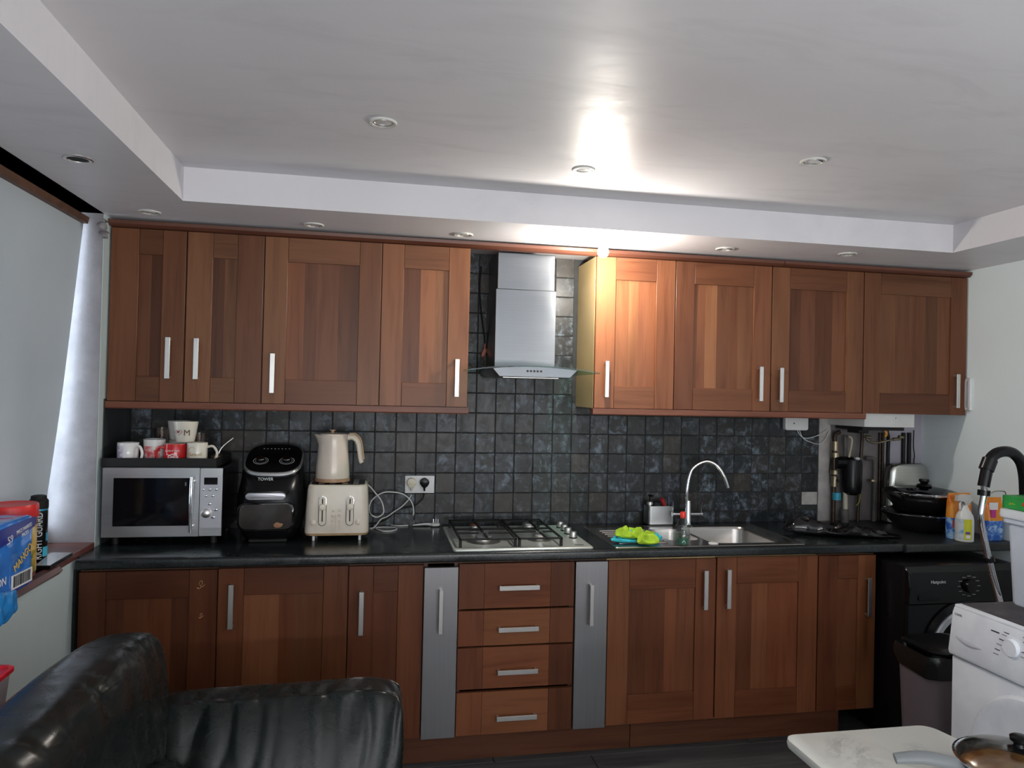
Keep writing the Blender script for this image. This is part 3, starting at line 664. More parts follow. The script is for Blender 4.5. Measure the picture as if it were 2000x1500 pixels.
cable('toaster_cable', [P(x, y, 1, -.035) for x, y in ((804, 966), (797, 977), (784, 990), (769, 1000), (756, 1009), (744, 1014))] + [Vector((1.14, -.06, .925)), Vector((1.118, -.10, .915))], 'white toaster cable rising diagonally to the wall socket')
cable('loose_cable', [P(x, y, 2, .9135) for x, y in ((797, 1026), (775, 1027), (757, 1024), (744, 1021), (733, 1025), (734, 1032), (747, 1037), (765, 1037), (775, 1033), (766, 1030), (740, 1030), (722, 1032))], 'white cable coiled flat on the worktop beside the toaster')
cable('fryer_cable', [P(x, y, 1, -.03) for x, y in ((828, 963), (826, 973), (815, 984), (803, 990), (790, 992), (772, 999))] + [Vector((1.15, -.02, .93)), Vector((.9, -.03, .915)), Vector((.75, -.05, .915))], 'black cable curving down behind the white ones from the socket', BLKM, .003)
q = P(803, 1019, 2, .925); b = BM(); t = thing('mains_plug', (q.x, q.y, .911), 'white plug lying on the worktop where the kettle cable ends', 'plug')
b = BM(); cushion(b, (0, 0, .016), (.020, .022, .016), 4, 6); part('plug_body', b, WC, t, local=True)
for dx, dz in ((-.008, .01), (.008, .01), (0, .024)):
    b = BM(); box(b, .016, .036, dx-.002, dx+.002, dz-.003, dz+.003); part('pin', b, CHROME, t, local=True)
b = BM(); cyl(b, (0, 0, .028), (.004, .004, .052), .007, .004, 10); part('cord_grip', b, WC, t, local=True)
q = P(850, 1024, 2, .92); t = thing('mains_plug', (q.x, q.y, .911), 'white plug on the worktop with its three pins pointing up', 'plug')
b = BM(); cushion(b, (0, 0, .009), (.024, .024, .009), 3, 6); tube(b, [(-.02, 0, .008), (-.05, .004, .010), (-.11, .0, .006)], lambda t: .008-.005*t, 8, 4); part('plug_body', b, WC, t, local=True)
for dx, dy in ((-.009, 0), (.004, .008), (.013, -.006)):
    b = BM(); box(b, dx-.002, dx+.002, dy-.003, dy+.003, .016, .036); part('pin', b, CHROME if dx < 0 else WPL, t, local=True)

# router / receiver box under the cupboard
p = P(1554, 826, 1, -.02); t = thing('receiver_box', (p.x, 0, p.z), 'white rounded receiver box on the tiles under the right cupboards', 'receiver')
b = BM(); prism(b, rrect(p.x, p.z, .069, .040, .012, 4), 1, -.035, -.001, .004, 2); part('case', b, WPL, t)
b = BM(); cyl(b, P(1551, 827, 1, -.035), P(1551, 827, 1, -.0365), .004); part('indicator', b, INK, t)
for k, e in enumerate((((1556, 836), (1561, 848), (1572, 856), (1590, 853), (1606, 846), (1617, 838)), ((1560, 836), (1568, 855), (1584, 864), (1600, 867), (1612, 858), (1619, 842)))):
    b = BM(); tube(b, [P(x, y, 1, -.014) for x, y in e], .0022, 8); part('wire', b, WC, t)

# wall switch on right wall
p = P(1887, 770, 0, XR); t = thing('wall_switch', (XR, p.y, p.z), 'white plate on the right wall beside the boiler cupboard handle', 'switch')
b = BM(); box(b, XR-.012, XR-.0005, p.y-.04, p.y+.04, p.z-.085, p.z+.085, .002); part('plate', b, WPL, t)
b = BM(); box(b, XR-.015, XR-.011, p.y-.028, p.y+.028, p.z-.07, p.z+.07, .001); part('cover', b, plain('grey_switch_edge', (.45, .45, .48), .4), t)

# ================================================================ boiler and pipes
t = thing('boiler', (3.75, 0, 1.445), 'white wall-hung boiler showing below its cupboard door', 'boiler')
b = BM(); prism(b, [(3.608, -.003), (3.608, -.10), (3.640, -.268), (3.666, -.282), (3.925, -.282), (3.925, -.003)], 2, 1.447, 2.20, .004, 2); part('casing', b, plain('boiler_white', (.62, .62, .60), .35), t)
b = BM(); box(b, 3.65, 3.90, -.24, -.02, 1.428, 1.448); part('underside', b, BLKM, t)
b = BM(); box(b, 3.66, 3.72, -.2, -.1, 1.410, 1.430, .003); part('fitting', b, BLKM, t)
b = BM(); tube(b, [(3.80, -.285, 1.50), (3.807, -.287, 1.492), (3.815, -.285, 1.50)], .002, 6, 4); part('badge', b, NICKEL, t)
PIPE = plain('tarnished_copper', (.055, .038, .028), .45, .7, .3, 30); BRASS = plain('old_brass', (.30, .25, .17), .35, .9, .2, 30); PGREY = plain('dusty_pipe', (.10, .09, .085), .6, var=.3, vs=20)
def pipe(pts, r, mat, label, name='pipe', k=5, parts=()):
    o = thing(name, pts[0], label, 'pipe', 'boiler pipework'); b = BM(); tube(b, pts, r, 12, k); part('tube', b, mat, o)
    for nm, a, c, rr, m in parts:
        b = BM(); cyl(b, a, c, rr, n=14); part(nm, b, m, o)
    return o
def PY(x, y, d=-.05): return P(x, y, 1, d)
x = PY(1629, 900).x
pipe([PY(1640, 843), PY(1631, 850), PY(1630, 865), (x, -.05, 1.25), (x, -.05, .911)], .012, PIPE, 'leftmost boiler pipe with brass valves', parts=[('brass_nut', PY(1631, 862), PY(1631, 880), .020, BRASS), ('brass_nut', PY(1631, 884), PY(1631, 893), .024, BRASS), ('brass_nut', PY(1630, 918), PY(1630, 926), .022, BRASS), ('valve_body', PY(1630, 930), PY(1629, 950), .018, BRASS), ('valve_lever', PY(1632, 938), PY(1638, 939, -.08), .007, BLKM), ('blue_cap', PY(1634, 962, -.07), PY(1634, 976, -.07), .022, plain('turquoise_plastic', (.03, .30, .42), .4))])
t = thing('magnetic_filter', (PY(1664, 930).x, -.07, 1.08), 'black cylindrical heating filter between the boiler pipes', 'filter')
cx = PY(1664, 930, -.07).x; ct = PY(1664, 898, -.07).z; cbz = PY(1664, 962, -.07).z
b = BM(); lathe(b, [(.030, cbz-.012), (.046, cbz), (.050, cbz+.02), (.050, cbz+.03), (.052, cbz+.032), (.052, ct-.02), (.048, ct), (.02, ct+.005)], (cx, -.07, 0), 30); part('canister', b, BLK, t)
b = BM(); cyl(b, (cx-.10, -.06, PY(1640, 903).z), (cx, -.06, PY(1640, 903).z), .034); part('side_inlet', b, BLK, t)
b = BM(); lathe(b, [(.012, 0), (.014, .012), (.006, .016)], (PY(1680, 895, -.1).x, -.075, ct), 16); part('air_vent', b, WPL, t)
pipe([PY(1651, 850), PY(1651, 894)], .011, PGREY, 'short dusty pipe entering the top of the black filter', k=1)
pipe([PY(1657, 852, -.09), PY(1664, 860, -.09), PY(1658, 893, -.09)], .006, plain('yellowed_plastic', (.42, .38, .26), .5), 'yellowed flexible tube above the black filter')
pipe([PY(1684, 845), PY(1683, 870), PY(1681, 894)], .009, PIPE, 'thin copper pipe rising from the filter air vent')
pipe([PY(1690, 895, -.04), PY(1703, 895, -.04), PY(1708, 902, -.04), PY(1708, 940, -.04), (PY(1708, 940, -.04).x, -.04, .911)], .011, PGREY, 'elbowed grey pipe dropping right of the filter', parts=[('pipe_collar', PY(1704, 936, -.05), PY(1704, 940, -.05), .024, BRASS)])
pipe([PY(1651, 960, -.06), PY(1651, 995, -.06)], .013, plain('cream_pipe', (.50, .47, .38), .5), 'cream plastic waste pipe below the filter', k=1, parts=[('sleeve', PY(1650, 994, -.06), (PY(1650, 994, -.06).x, -.06, .911), .021, PGREY)])
pipe([PY(1678, 962), (PY(1675, 1000).x, -.05, .911)], .009, PIPE, 'brown pipe below the filter beside the earth wires', k=1)
for px, r, m, lb in ((1719, .007, PIPE, 'slim copper pipe straight below the boiler tap'), (1724.5, .006, PIPE, 'slimmest copper pipe beside the straight one under the boiler'), (1765, .011, BLKM, 'black lagged pipe dropping behind the steel toaster'), (1776, .012, BLKM, 'rightmost black lagged pipe under the boiler')):
    q = PY(px, 845, -.013); pipe([q, (q.x, q.y, .911)], min(r, .0105), m, lb, k=1)
pipe([PY(1732, 842, -.05), PY(1735, 860, -.05), PY(1734, 900, -.05), (PY(1737, 930).x, -.05, .911)], .010, BLKM, 'wavy black pipe under the orange boiler tap')
pipe([PY(1692, 854, -.11), PY(1697, 862, -.11), PY(1712, 865, -.11), PY(1735, 860, -.11), PY(1752, 858, -.11)], .0055, BRASS, 'braided filling loop hanging under the boiler', name='filling_loop', parts=[('brass_nut', PY(1690, 853, -.11), PY(1700, 854, -.11), .009, BRASS), ('brass_nut', PY(1744, 858, -.11), PY(1758, 857, -.11), .009, BRASS), ('brass_nut', PY(1755, 853, -.11), PY(1764, 854, -.11), .009, BRASS)])
t = thing('gas_tap', PY(1729, 846, -.12), 'orange lever tap directly under the boiler casing', 'tap')
b = BM(); tube(b, [PY(1727, 838, -.12), PY(1731, 845, -.12), PY(1729, 854, -.12)], lambda t: .008+.006*math.sin(PI*t), 10, 4, .6); part('lever', b, plain('orange_lever', (.65, .28, .02), .4), t)
tag(part('black_cable', tube(BM(), [PY(1785, 840, -.03), PY(1784, 870, -.03), PY(1786, 890, -.03), PY(1785, 905, -.02), PY(1790, 950, -.02)], .003, 8), BLKM), 'thin black cable hanging right of the boiler pipes', 'cable')
tag(part('earth_wire', tube(BM(), [PY(1681, 965, -.06), PY(1678, 980, -.06), PY(1672, 988, -.06)], .002, 6), plain('yellow_green_wire', (.45, .45, .05), .4)), 'yellow-green earth wire under the filter', 'wire')

# ================================================================ appliances on the left worktop
MF = -.385    # microwave front
def PX(x, y, d): return P(x, y, 1, d)
mt_ = thing('microwave', (.27, -.2, .9105), 'stainless steel microwave oven under the black tray of mugs', 'microwave')
mx0, mx1, mz0, mz1 = .022, .492, .948, 1.236
b = BM(); box(b, mx0+.004, mx1-.004, MF+.012, -.02, mz0+.003, mz1-.003, .003); part('casing', b, BLK, mt_)
for fx in (.06, .45):
    for fy in (-.33, -.06):
        b = BM(); cyl(b, (fx, fy, .9105), (fx, fy, mz0+.004), .014); part('foot', b, BLKM, mt_)
dx1 = .400
b = BM()
dz = [(mx0, dx1, mz1-.042, mz1), (mx0, dx1, mz0, mz0+.045), (mx0, mx0+.042, mz0+.045, mz1-.042), (dx1-.032, dx1, mz0+.045, mz1-.042)]
for a, c, e, f in dz: box(b, a, c, MF, MF+.012, e, f)
dr = part('door', b, STEEL_H, mt_)
b = BM(); box(b, mx0+.042, dx1-.032, MF+.002, MF+.008, mz0+.045, mz1-.042); part('door_window', b, BLKG, dr)
b = BM()
prism(b, [(dx1-.058, MF-.001), (dx1-.058, MF+.001), (dx1-.052, MF+.001), (dx1-.052, MF-.001)], 2, mz1-.075, mz1-.060)
part('screen_mark', b, plain('screen_grey', (.10, .11, .12), .4), dr)
b = BM(); tube(b, [(dx1-.026, MF-.024, mz0+.022), (dx1-.026, MF-.030, (mz0+mz1)/2), (dx1-.026, MF-.024, mz1-.035)], .0075, 12); cyl(b, (dx1-.026, MF-.02, mz0+.045), (dx1-.026, MF, mz0+.045), .005); cyl(b, (dx1-.026, MF-.02, mz1-.055), (dx1-.026, MF, mz1-.055), .005); part('handle', b, CHROME, dr)
b = BM(); box(b, dx1+.0015, mx1, MF, MF+.012, mz0, mz1, .0012); cp = part('control_panel', b, STEEL_H, mt_)
b = BM(); box(b, dx1+.004, mx1-.003, MF-.001, MF+.002, mz0+.036, mz1-.032); part('key_plate', b, plain('silver_plastic', (.50, .50, .54), .35, .6), cp)
b = BM(); box(b, dx1+.018, dx1+.072, MF-.002, MF+.001, mz1-.070, mz1-.040, .0008); part('display', b, BLKG, cp)
for x, z in ((.016, .090), (.042, .090), (.067, .090), (.028, .117), (.054, .117)):
    b = BM(); cushion(b, (dx1+x, MF-.001, mz1-z), (.0062, .004, .0055), 2.2, 5); part('push_button', b, CHROME, cp)
for x, z in ((.042, .152), (.068, .176), (.058, .208)):
    b = BM(); cushion(b, (dx1+x, MF-.001, mz1-z), (.0085, .004, .0058), 2.2, 5); part('push_button', b, CHROME, cp)
b = BM(); lathe(b, [(.020, 0), (.020, -.004), (.018, -.014), (.013, -.018), (.001, -.019)], (dx1+.030, MF-.0005, mz1-.190), 30, axis=1); part('dial', b, NICKEL, cp)
TRY = thing('mug_tray', (.25, -.2, mz1), 'black tray holding mugs on top of the microwave', 'tray')
b = BM(); tx0, tx1, ty0, ty1 = .012, .462, -.375, -.05
box(b, tx0, tx1, ty0, ty1, mz1+.0005, mz1+.003); box(b, tx0, tx1, ty0, ty0+.006, mz1+.003, mz1+.040, .002); box(b, tx0, tx1, ty1-.006, ty1, mz1+.003, mz1+.040, .002); box(b, tx0, tx0+.006, ty0+.006, ty1-.006, mz1+.003, mz1+.040, .002); box(b, tx1-.006, tx1, ty0+.006, ty1-.006, mz1+.003, mz1+.040, .002)
part('tray_shell', b, BLKM, TRY)
TZ = mz1+.0035
def mug(cx, cy, z, r0, r1, h, mat, label, hdir=None, inner=None, name='mug', hs=1.0):
    t = thing(name, (cx, cy, z), label, 'mug', 'mugs on the microwave')
    b = BM(); lathe(b, [(r0*.93, 0), (r0, .004), (r0+(r1-r0)*.5, h*.5), (r1, h-.002), (r1-.001, h), (r1-.004, h-.001), (r0-.004, .008), (.001, .007)], (0, 0, 0), 36); part('mug_body', b, mat, t, local=True)
    if hdir is not None:
        c, s = math.cos(hdir), math.sin(hdir); b = BM(); rr = (r0+r1)/2
        tube(b, [((rr-.003)*c, (rr-.003)*s, h*.80), ((rr+.020*hs)*c, (rr+.020*hs)*s, h*.84), ((rr+.034*hs)*c, (rr+.034*hs)*s, h*.55), ((rr+.022*hs)*c, (rr+.022*hs)*s, h*.22), ((rr-.003)*c, (rr-.003)*s, h*.18)], .0055, 10, 5); part('mug_handle', b, mat, t, local=True)
    return t
def decal(t, r, h0, h1, a0, a1, mat, name='printed_panel', off=.0006, r2=None, n=14):
    """print that follows the round wall of a mug or tub; angles about the vertical axis, -90 deg faces the room"""
    b = BM(); r2 = r2 or r; V0 = []; V1 = []
    for i in range(n+1):
        a = math.radians(a0+(a1-a0)*i/n); V0.append(b.verts.new(((r+off)*math.cos(a), (r+off)*math.sin(a), h0))); V1.append(b.verts.new(((r2+off)*math.cos(a), (r2+off)*math.sin(a), h1)))
    for i in range(n): b.faces.new([V0[i], V0[i+1], V1[i+1], V1[i]])
    return part(name, b, mat, t, local=True)
def blotch(name, c1, c2, c3, s=30, rg=.3):
    m, nt, b = newmat(name); v = texco(nt); n = noi(nt, v, s, 5, .6, .6)
    nt.links.new(ramp(nt, n, [(0.38, c1), (0.5, c2), (0.62, c3)]), b.inputs['Base Color']); b.inputs['Roughness'].default_value = rg; return m
CER = plain('white_ceramic', (.68, .67, .66), .15); CERC = plain('cream_ceramic', (.66, .62, .53), .18); REDC = plain('red_ceramic', (.50, .012, .015), .15)
m1 = mug(.098, -.325, TZ, .040, .042, .098, CER, 'white mug with purple picture, leftmost on the tray', math.radians(-25), hs=.9)
decal(m1, .0405, .02, .085, -160, -100, blotch('purple_photo', (.16, .12, .22), (.45, .40, .48), (.60, .50, .58), 60), r2=.0418)
m2 = mug(.190, -.285, TZ, .038, .044, .112, CER, 'cream mug with pink rose print, second from the left', None)
decal(m2, .0392, .03, .082, -150, -40, blotch('rose_print', (.55, .06, .08), (.70, .28, .28), (.72, .68, .62), 45), r2=.0425)
b = BM(); lathe(b, [(.0442, .1105), (.0442, .1125), (.043, .1130)], (0, 0, 0), 36, cap=False); part('dark_rim', b, INK, m2, local=True)
m3 = mug(.283, -.318, TZ, .043, .045, .094, REDC, 'glossy red mug with white printed writing', math.radians(195), hs=.9)
b = BM(); lathe(b, [(.0435, .0935), (.041, .0946), (.0405, .0915)], (0, 0, 0), 36, cap=False); part('pale_rim', b, CERC, m3, local=True)
text('mug_writing', 'LOVE IT HERE', .009, (0, -.0458, .066), m3, PRINT, local=True)
b = BM(); tube(b, [(.024*math.sin(i*1.7)*(1-.02*i)+.001, -.0452, .044+.010*math.cos(i*2.3)) for i in range(12)], .0009, 5, 5); part('white_swirl', b, PRINT, m3, local=True)
m4 = mug(.372, -.318, TZ, .041, .042, .100, CERC, 'cream mug with gold script and large handle at the tray end', math.radians(-8), hs=1.25)
GOLD = plain('gold_print', (.42, .30, .14), .35, .5)
b = BM(); tube(b, [(-.012+.013*math.cos(a), -.0425, .065+.018*math.sin(a)) for a in [i*PI/4+.6 for i in range(7)]], .0007, 5, 4); part('gold_leaf_ring', b, GOLD, m4, local=True)
text('mug_writing', 'Grand', .022, (0, -.0430, .052), m4, GOLD, local=True)
# big mug resting on the two front mugs
m5 = mug(.318, -.300, TZ+.1015, .038, .052, .088, CERC, 'large tapered cream mug with heart and letter M, on top of the others', None)
text('mug_writing', 'M', .036, (.018, -.0505, .040), m5, plain('brown_print', (.10, .04, .02), .5), local=True)
b = BM(); hp = [(16*math.sin(a)**3, 13*math.cos(a)-5*math.cos(2*a)-2*math.cos(3*a)-math.cos(4*a)) for a in [i*2*PI/24 for i in range(25)]]
tube(b, [(-.016+x*.0008, -.0478-.0004*abs(1), .042+z*.0008) for x, z in hp], .0008, 5, 1); part('heart_outline', b, plain('brown_print2', (.12, .05, .03), .5), m5, local=True)
b = BM(); prism(b, [(-.018+x*.0004, .044+z*.0004) for x, z in hp[:-1]], 1, -.0482, -.0476); part('small_heart', b, plain('dark_red_print', (.22, .02, .03), .5), m5, local=True)
mug(.262, -.170, TZ, .042, .044, .100, CERC, 'plain cream mug at the back of the tray', None)
mug(.262, -.172, TZ+.1005, .040, .050, .085, CER, 'pale mug stacked behind the heart mug', None)
TG = mat_glass('tumbler_glass', (.90, .84, .80), .03)
for gx, gy, h, lb in ((.195, -.195, .155, 'clear tall glass behind the rose mug'), (.345, -.155, .13, 'clear glass tumbler behind the heart mug')):
    b = BM(); lathe(b, [(.026, 0), (.028, .01), (.033, h), (.031, h), (.026, .012), (.001, .01)], (gx, gy, TZ), 28); tag(part('drinking_glass', b, TG), lb, 'glass', 'glasses on the tray')
t = thing('ladle', (.44, -.15, TZ), 'metal ladle leaning in the tray behind the cream mug', 'utensil')
b = BM(); tube(b, [(.415, -.13, TZ+.01), (.43, -.12, TZ+.06), (.475, -.09, TZ+.105)], .004, 8, 4); part('ladle_handle', b, NICKEL, t)
b = BM(); cushion(b, (.415, -.14, TZ+.02), (.028, .025, .016), 2.3, 8); part('ladle_bowl', b, BRASS, t)

# air fryer
af = thing('air_fryer', (.686, -.235, .9105), 'black air fryer with silver trim, two dials and window drawer', 'air fryer')
def sup(cx, cy, hx, hy, z, e=3.2, n=44, tilt=0.0, cz=0):
    out = []
    for i in range(n):
        a = 2*PI*i/n; c, s = math.cos(a), math.sin(a); x = math.copysign(abs(c)**(2/e), c)*hx; y = math.copysign(abs(s)**(2/e), s)*hy
        out.append(Vector((cx+x, cy+y*math.cos(tilt), z+y*math.sin(tilt))))
    return out
ACX = .676
secs = [(.105, .125, .912, -.21, 0), (.118, .135, .925, -.215, 0), (.132, .150, .96, -.22, 0), (.144, .160, 1.04, -.222, 0), (.143, .160, 1.11, -.220, .03), (.134, .152, 1.17, -.215, .16), (.128, .140, 1.222, -.205, .32), (.124, .132, 1.246, -.198, .42)]
b = BM(); loft(b, [sup(ACX, cy, hx, hy, z, 3.0, tilt=tl) for hx, hy, z, cy, tl in secs]); part('fryer_body', b, BLK, af, ang=50)
b = BM(); loft(b, [sup(ACX, -.1975+d, hx, hy, z, 3.0, tilt=.42) for hx, hy, z, d in ((.126, .134, 1.247, 0), (.128, .136, 1.252, 0), (.126, .134, 1.259, 0), (.121, .128, 1.262, 0))], True, True); part('silver_trim', b, plain('silver_trim_plastic', (.60, .62, .62), .22, .8), af)
b = BM(); loft(b, [sup(ACX, -.1965, hx, hy, z, 3.0, tilt=.42) for hx, hy, z in ((.121, .130, 1.2615), (.119, .127, 1.264))], True, True); part('control_face', b, BLKG, af)
def onface(dx, dy, dz=0):   # point on the tilted control face
    return Vector((ACX+dx, -.1965+dy*math.cos(.42)-dz*math.sin(.42), 1.2645+dy*math.sin(.42)+dz*math.cos(.42)))
for dx, nm in ((-.055, 0), (.058, 1)):
    a = onface(dx, -.03); n_ = Vector((0, -math.sin(.42), math.cos(.42)))
    b = BM(); s1 = Vector((1, 0, 0)); s2 = n_.cross(s1)
    for r0, r1 in ((.033, .030), (.024, .0225)):
        A = [a+(s1*math.cos(i*PI/18)+s2*math.sin(i*PI/18))*r0+n_*.0006 for i in range(36)]; Bq = [a+(s1*math.cos(i*PI/18)+s2*math.sin(i*PI/18))*r1+n_*.0006 for i in range(36)]
        VA = [b.verts.new(q) for q in A]; VB = [b.verts.new(q) for q in Bq]
        for i in range(36): b.faces.new([VA[i], VA[(i+1) % 36], VB[(i+1) % 36], VB[i]])
    dl = part('dial_ring', b, plain('dial_print', (.5, .5, .5), .4), af)
    b = BM(); cyl(b, a, a+n_*.016, .019, .0175, 30); part('dial', b, BLK, dl)
    b = BM(); cyl(b, a+n_*.012, a+n_*.0165, .0185, .0175, 30); part('dial_trim', b, CHROME, dl)
for k in range(8):
    a = onface(-.056+.016*k, .082, .0003); b = BM(); cyl(b, a, a+Vector((0, -.0003, .0008)), .0035, n=10); part('preset_icon', b, plain('icon_grey', (.35, .36, .36), .4), af)
text('lettering', 'TOWER', .018, (ACX-.012, -.3705, 1.187), af, plain('badge_white', (.62, .68, .68), .4), rot=(PI/2-.10, 0, 0))
b = BM(); loft(b, [sup(ACX-.01, -.2235+o, .121, .163, z, 3.4) for z, o in ((1.102, .0), (1.136, .002))]); dw = part('drawer', b, BLK, af)
b = BM(); prism(b, rrect(ACX-.006, 1.117, .082, .0135, .013, 5), 1, -.402, -.376, .003, 2); part('drawer_handle', b, plain('handle_silver', (.46, .46, .50), .3, .5), dw)
b = BM(); prism(b, rrect(ACX-.004, 1.028, .118, .060, .03, 5), 1, -.3905, -.37, .004, 2); wf = part('window_surround', b, BLKG, dw)
b = BM(); prism(b, rrect(ACX-.004, 1.028, .108, .052, .026, 5), 1, -.3925, -.3895, .001, 1); part('drawer_window', b, plain('smoked_window', (.035, .030, .027), .12, var=.5, vs=9), dw)
b = BM(); cushion(b, (ACX+.048, -.3915, .993), (.022, .003, .011), 1.6, 5, lambda u, q: Vector((0, 0, .006*noise.noise(q*60)))); part('food_scrap', b, plain('brown_food', (.30, .14, .07), .6), dw)
b = BM(); box(b, ACX-.08, ACX+.08, -.350, -.10, .9105, .925, .004); part('base', b, BLKM, af)

# toaster + kettle
TO = thing('toaster', (.967, -.24, .9105), 'cream four-slice toaster with two levers and wood trim', 'toaster')
CREAMT = plain('toaster_cream', (.64, .57, .48), .3); WOODT = plain('pale_wood_trim', (.42, .28, .15), .45, var=.15, vs=20)
tcx, tcy = .967, -.245
def trr(z, hx, hy, r=.035): return [Vector((x, y, z)) for x, y in rrect(tcx, tcy, hx, hy, r, 6)]
b = BM(); loft(b, [trr(.945, .138, .112), trr(.955, .139, .113), trr(1.05, .136, .110), trr(1.13, .131, .106), trr(1.152, .128, .104), trr(1.158, .121, .097)]); part('toaster_shell', b, CREAMT, TO)
b = BM(); loft(b, [trr(.936, .134, .108), trr(.9455, .139, .1135), trr(.9475, .139, .1135)]); part('wood_band', b, WOODT, TO)
b = BM(); loft(b, [trr(1.1575, .117, .093), trr(1.160, .116, .092)]); part('top_plate', b, BLK, TO)
for dx in (-.072, -.025, .03, .078):
    b = BM(); box(b, tcx+dx-.012, tcx+dx+.012, tcy-.075, tcy+.075, 1.160, 1.162, .001); part('slot_rim', b, NICKEL, TO)
for dx in (-.10, .10):
    for dy in (-.08, .08):
        b = BM(); cyl(b, (tcx+dx, tcy+dy, .9105), (tcx+dx, tcy+dy, .938), .006); part('foot', b, WPL, TO)
for k in range(-2, 3):
    b = BM(); tube(b, [(tcx+k*.009-.004, tcy-.1135, .957), (tcx+k*.009-.004, tcy-.1105, 1.03)], .0018, 6, 1); part('flute', b, CREAMT, TO)
for sx in (-.062, .056):
    yb = tcy-.112; b = BM(); prism(b, rrect(tcx+sx, 1.046, .0175, .066, .017, 6), 1, yb-.004, yb+.012, .002, 2); lv = part('lever_surround', b, CHROME, TO)
    b = BM(); prism(b, rrect(tcx+sx, 1.046, .0145, .063, .014, 6), 1, yb-.0055, yb, .001, 1); part('lever_plate', b, CREAMT, lv)
    b = BM(); box(b, tcx+sx-.0025, tcx+sx+.0025, yb-.0062, yb, 1.0, 1.100); part('lever_slot', b, BLKM, lv)
    b = BM(); lathe(b, [(.014, 0), (.014, -.008), (.012, -.011), (.001, -.012)], (tcx+sx, yb-.006, 1.064), 24, axis=1); part('lever', b, CREAMT, lv)
for sx in (-.100, .092):
    b = BM(); lathe(b, [(.0115, 0), (.0115, -.009), (.009, -.011), (.001, -.012)], (tcx+sx, tcy-.108, .995), 24, axis=1); part('browning_knob', b, CREAMT, TO)
for dx in (-.014, .012):
    for k in range(3):
        b = BM(); box(b, tcx+dx-.006, tcx+dx+.006, tcy-.1145, tcy-.105, .998+k*.022, 1.008+k*.022, .002); part('button', b, CREAMT, TO)
KT = thing('kettle', (.938, -.245, 1.1625), 'cream jug kettle with wooden base ring standing on the toaster', 'kettle')
kz = 1.1625
b = BM(); lathe(b, [(.068, 0), (.078, .003), (.078, .016), (.074, .018)], (0, 0, 0), 40); part('base_ring', b, plain('beech_ring', (.36, .21, .12), .45, var=.2, vs=15), KT, local=True)
b = BM()
rings = []
for r, z, sp in ((.0745, .0175, 0), (.0755, .03, 0), (.0735, .07, 0), (.069, .12, 0), (.066, .165, .0), (.0655, .19, .006), (.066, .205, .012), (.0665, .212, .016)):
    ring = []
    for i in range(44):
        a = 2*PI*i/44; d = max(0, -math.cos(a))**10; ring.append(Vector((r*math.cos(a)-sp*d*1.6, r*math.sin(a), z+.004*d*(sp > 0))))
    rings.append(ring)
loft(b, rings); part('kettle_body', b, plain('kettle_cream', (.60, .52, .44), .2), KT, local=True)
b = BM(); lathe(b, [(.063, .212), (.060, .217), (.03, .221), (.001, .222)], (0, 0, 0), 36); part('lid', b, plain('kettle_lid_cream', (.58, .50, .42), .25), KT, local=True)
b = BM(); lathe(b, [(.008, .220), (.007, .228), (.014, .230), (.014, .235), (.001, .237)], (-.004, 0, 0), 20); part('lid_knob', b, WOODT, KT, local=True)
b = BM(); tube(b, [(.058, 0, .200), (.085, 0, .203), (.107, 0, .185), (.116, 0, .155), (.124, 0, .100), (.130, 0, .085)], lambda t: .017-.005*t, 14, 6, .75); part('handle', b, CREAM, KT, local=True)
b = BM(); tube(b, [(.070, 0, .2155), (.095, 0, .2165), (.119, 0, .195), (.129, 0, .155), (.137, 0, .100)], .004, 8, 6, 1.5); part('handle_trim', b, WOODT, KT, local=True)

# ================================================================ sink-side items
p = P(1286, 1024, 2, .911); cdx, cdy = p.x, -.052
CD = thing('sink_caddy', (cdx, cdy, .911), 'steel sink caddy holding soap pump and red brush', 'caddy')
b = BM(); loft(b, [[Vector((x, y, z)) for x, y in rrect(cdx, cdy, .072, .042, .016, 5)] for z in (.918, .921, 1.0, 1.012)], True, False)
loft(b, [[Vector((x, y, z)) for x, y in rrect(cdx, cdy, h, g, .015, 5)] for h, g, z in ((.072, .042, 1.012), (.069, .039, 1.012), (.069, .039, .925))], False, True); part('caddy_body', b, STEEL_H, CD)
b = BM(); loft(b, [[Vector((x, y, z)) for x, y in rrect(cdx, cdy, .066, .036, .014, 4)] for z in (.911, .919)]); part('caddy_foot', b, BLKM, CD)
sp_ = thing('soap_pump', (cdx-.055, cdy, .926), 'black and steel soap pump at the left of the sink caddy', 'soap dispenser')
b = BM(); lathe(b, [(.012, .926), (.012, 1.015), (.019, 1.016), (.019, 1.03), (.012, 1.034)], (cdx-.050, cdy, 0), 20); part('collar', b, NICKEL, sp_)
b = BM(); cyl(b, (cdx-.050, cdy, 1.034), (cdx-.050, cdy, 1.06), .004); box(b, cdx-.058, cdx-.042, cdy-.035, cdy+.008, 1.058, 1.068, .002); part('pump_head', b, BLK, sp_)
br = thing('washing_up_brush', (cdx, cdy, .93), 'red-handled scrubbing brush in the sink caddy', 'brush')
b = BM(); tube(b, [(cdx+.045, cdy, .93), (cdx+.035, cdy, 1.0), (cdx+.012, cdy-.01, 1.045)], lambda t: .006+.006*t, 10, 4); part('brush_handle', b, plain('brush_red', (.42, .03, .03), .4), br)
b = BM(); cushion(b, (cdx-.01, cdy, 1.01), (.026, .020, .022), 2.4, 8, lambda u, q: u*.004*noise.noise(q*120)); part('scourer', b, BLKM, br)
b = BM(); cyl(b, (cdx+.058, cdy, .926), (cdx+.055, cdy, 1.055), .006); part('sponge_stick', b, plain('slate_blue_plastic', (.05, .07, .10), .4), br)
q = P(1333, 1064, 2, .9125); BT = thing('washing_up_bottle', (q.x, q.y, .9125), 'clear washing-up bottle with red cap and green label', 'bottle')
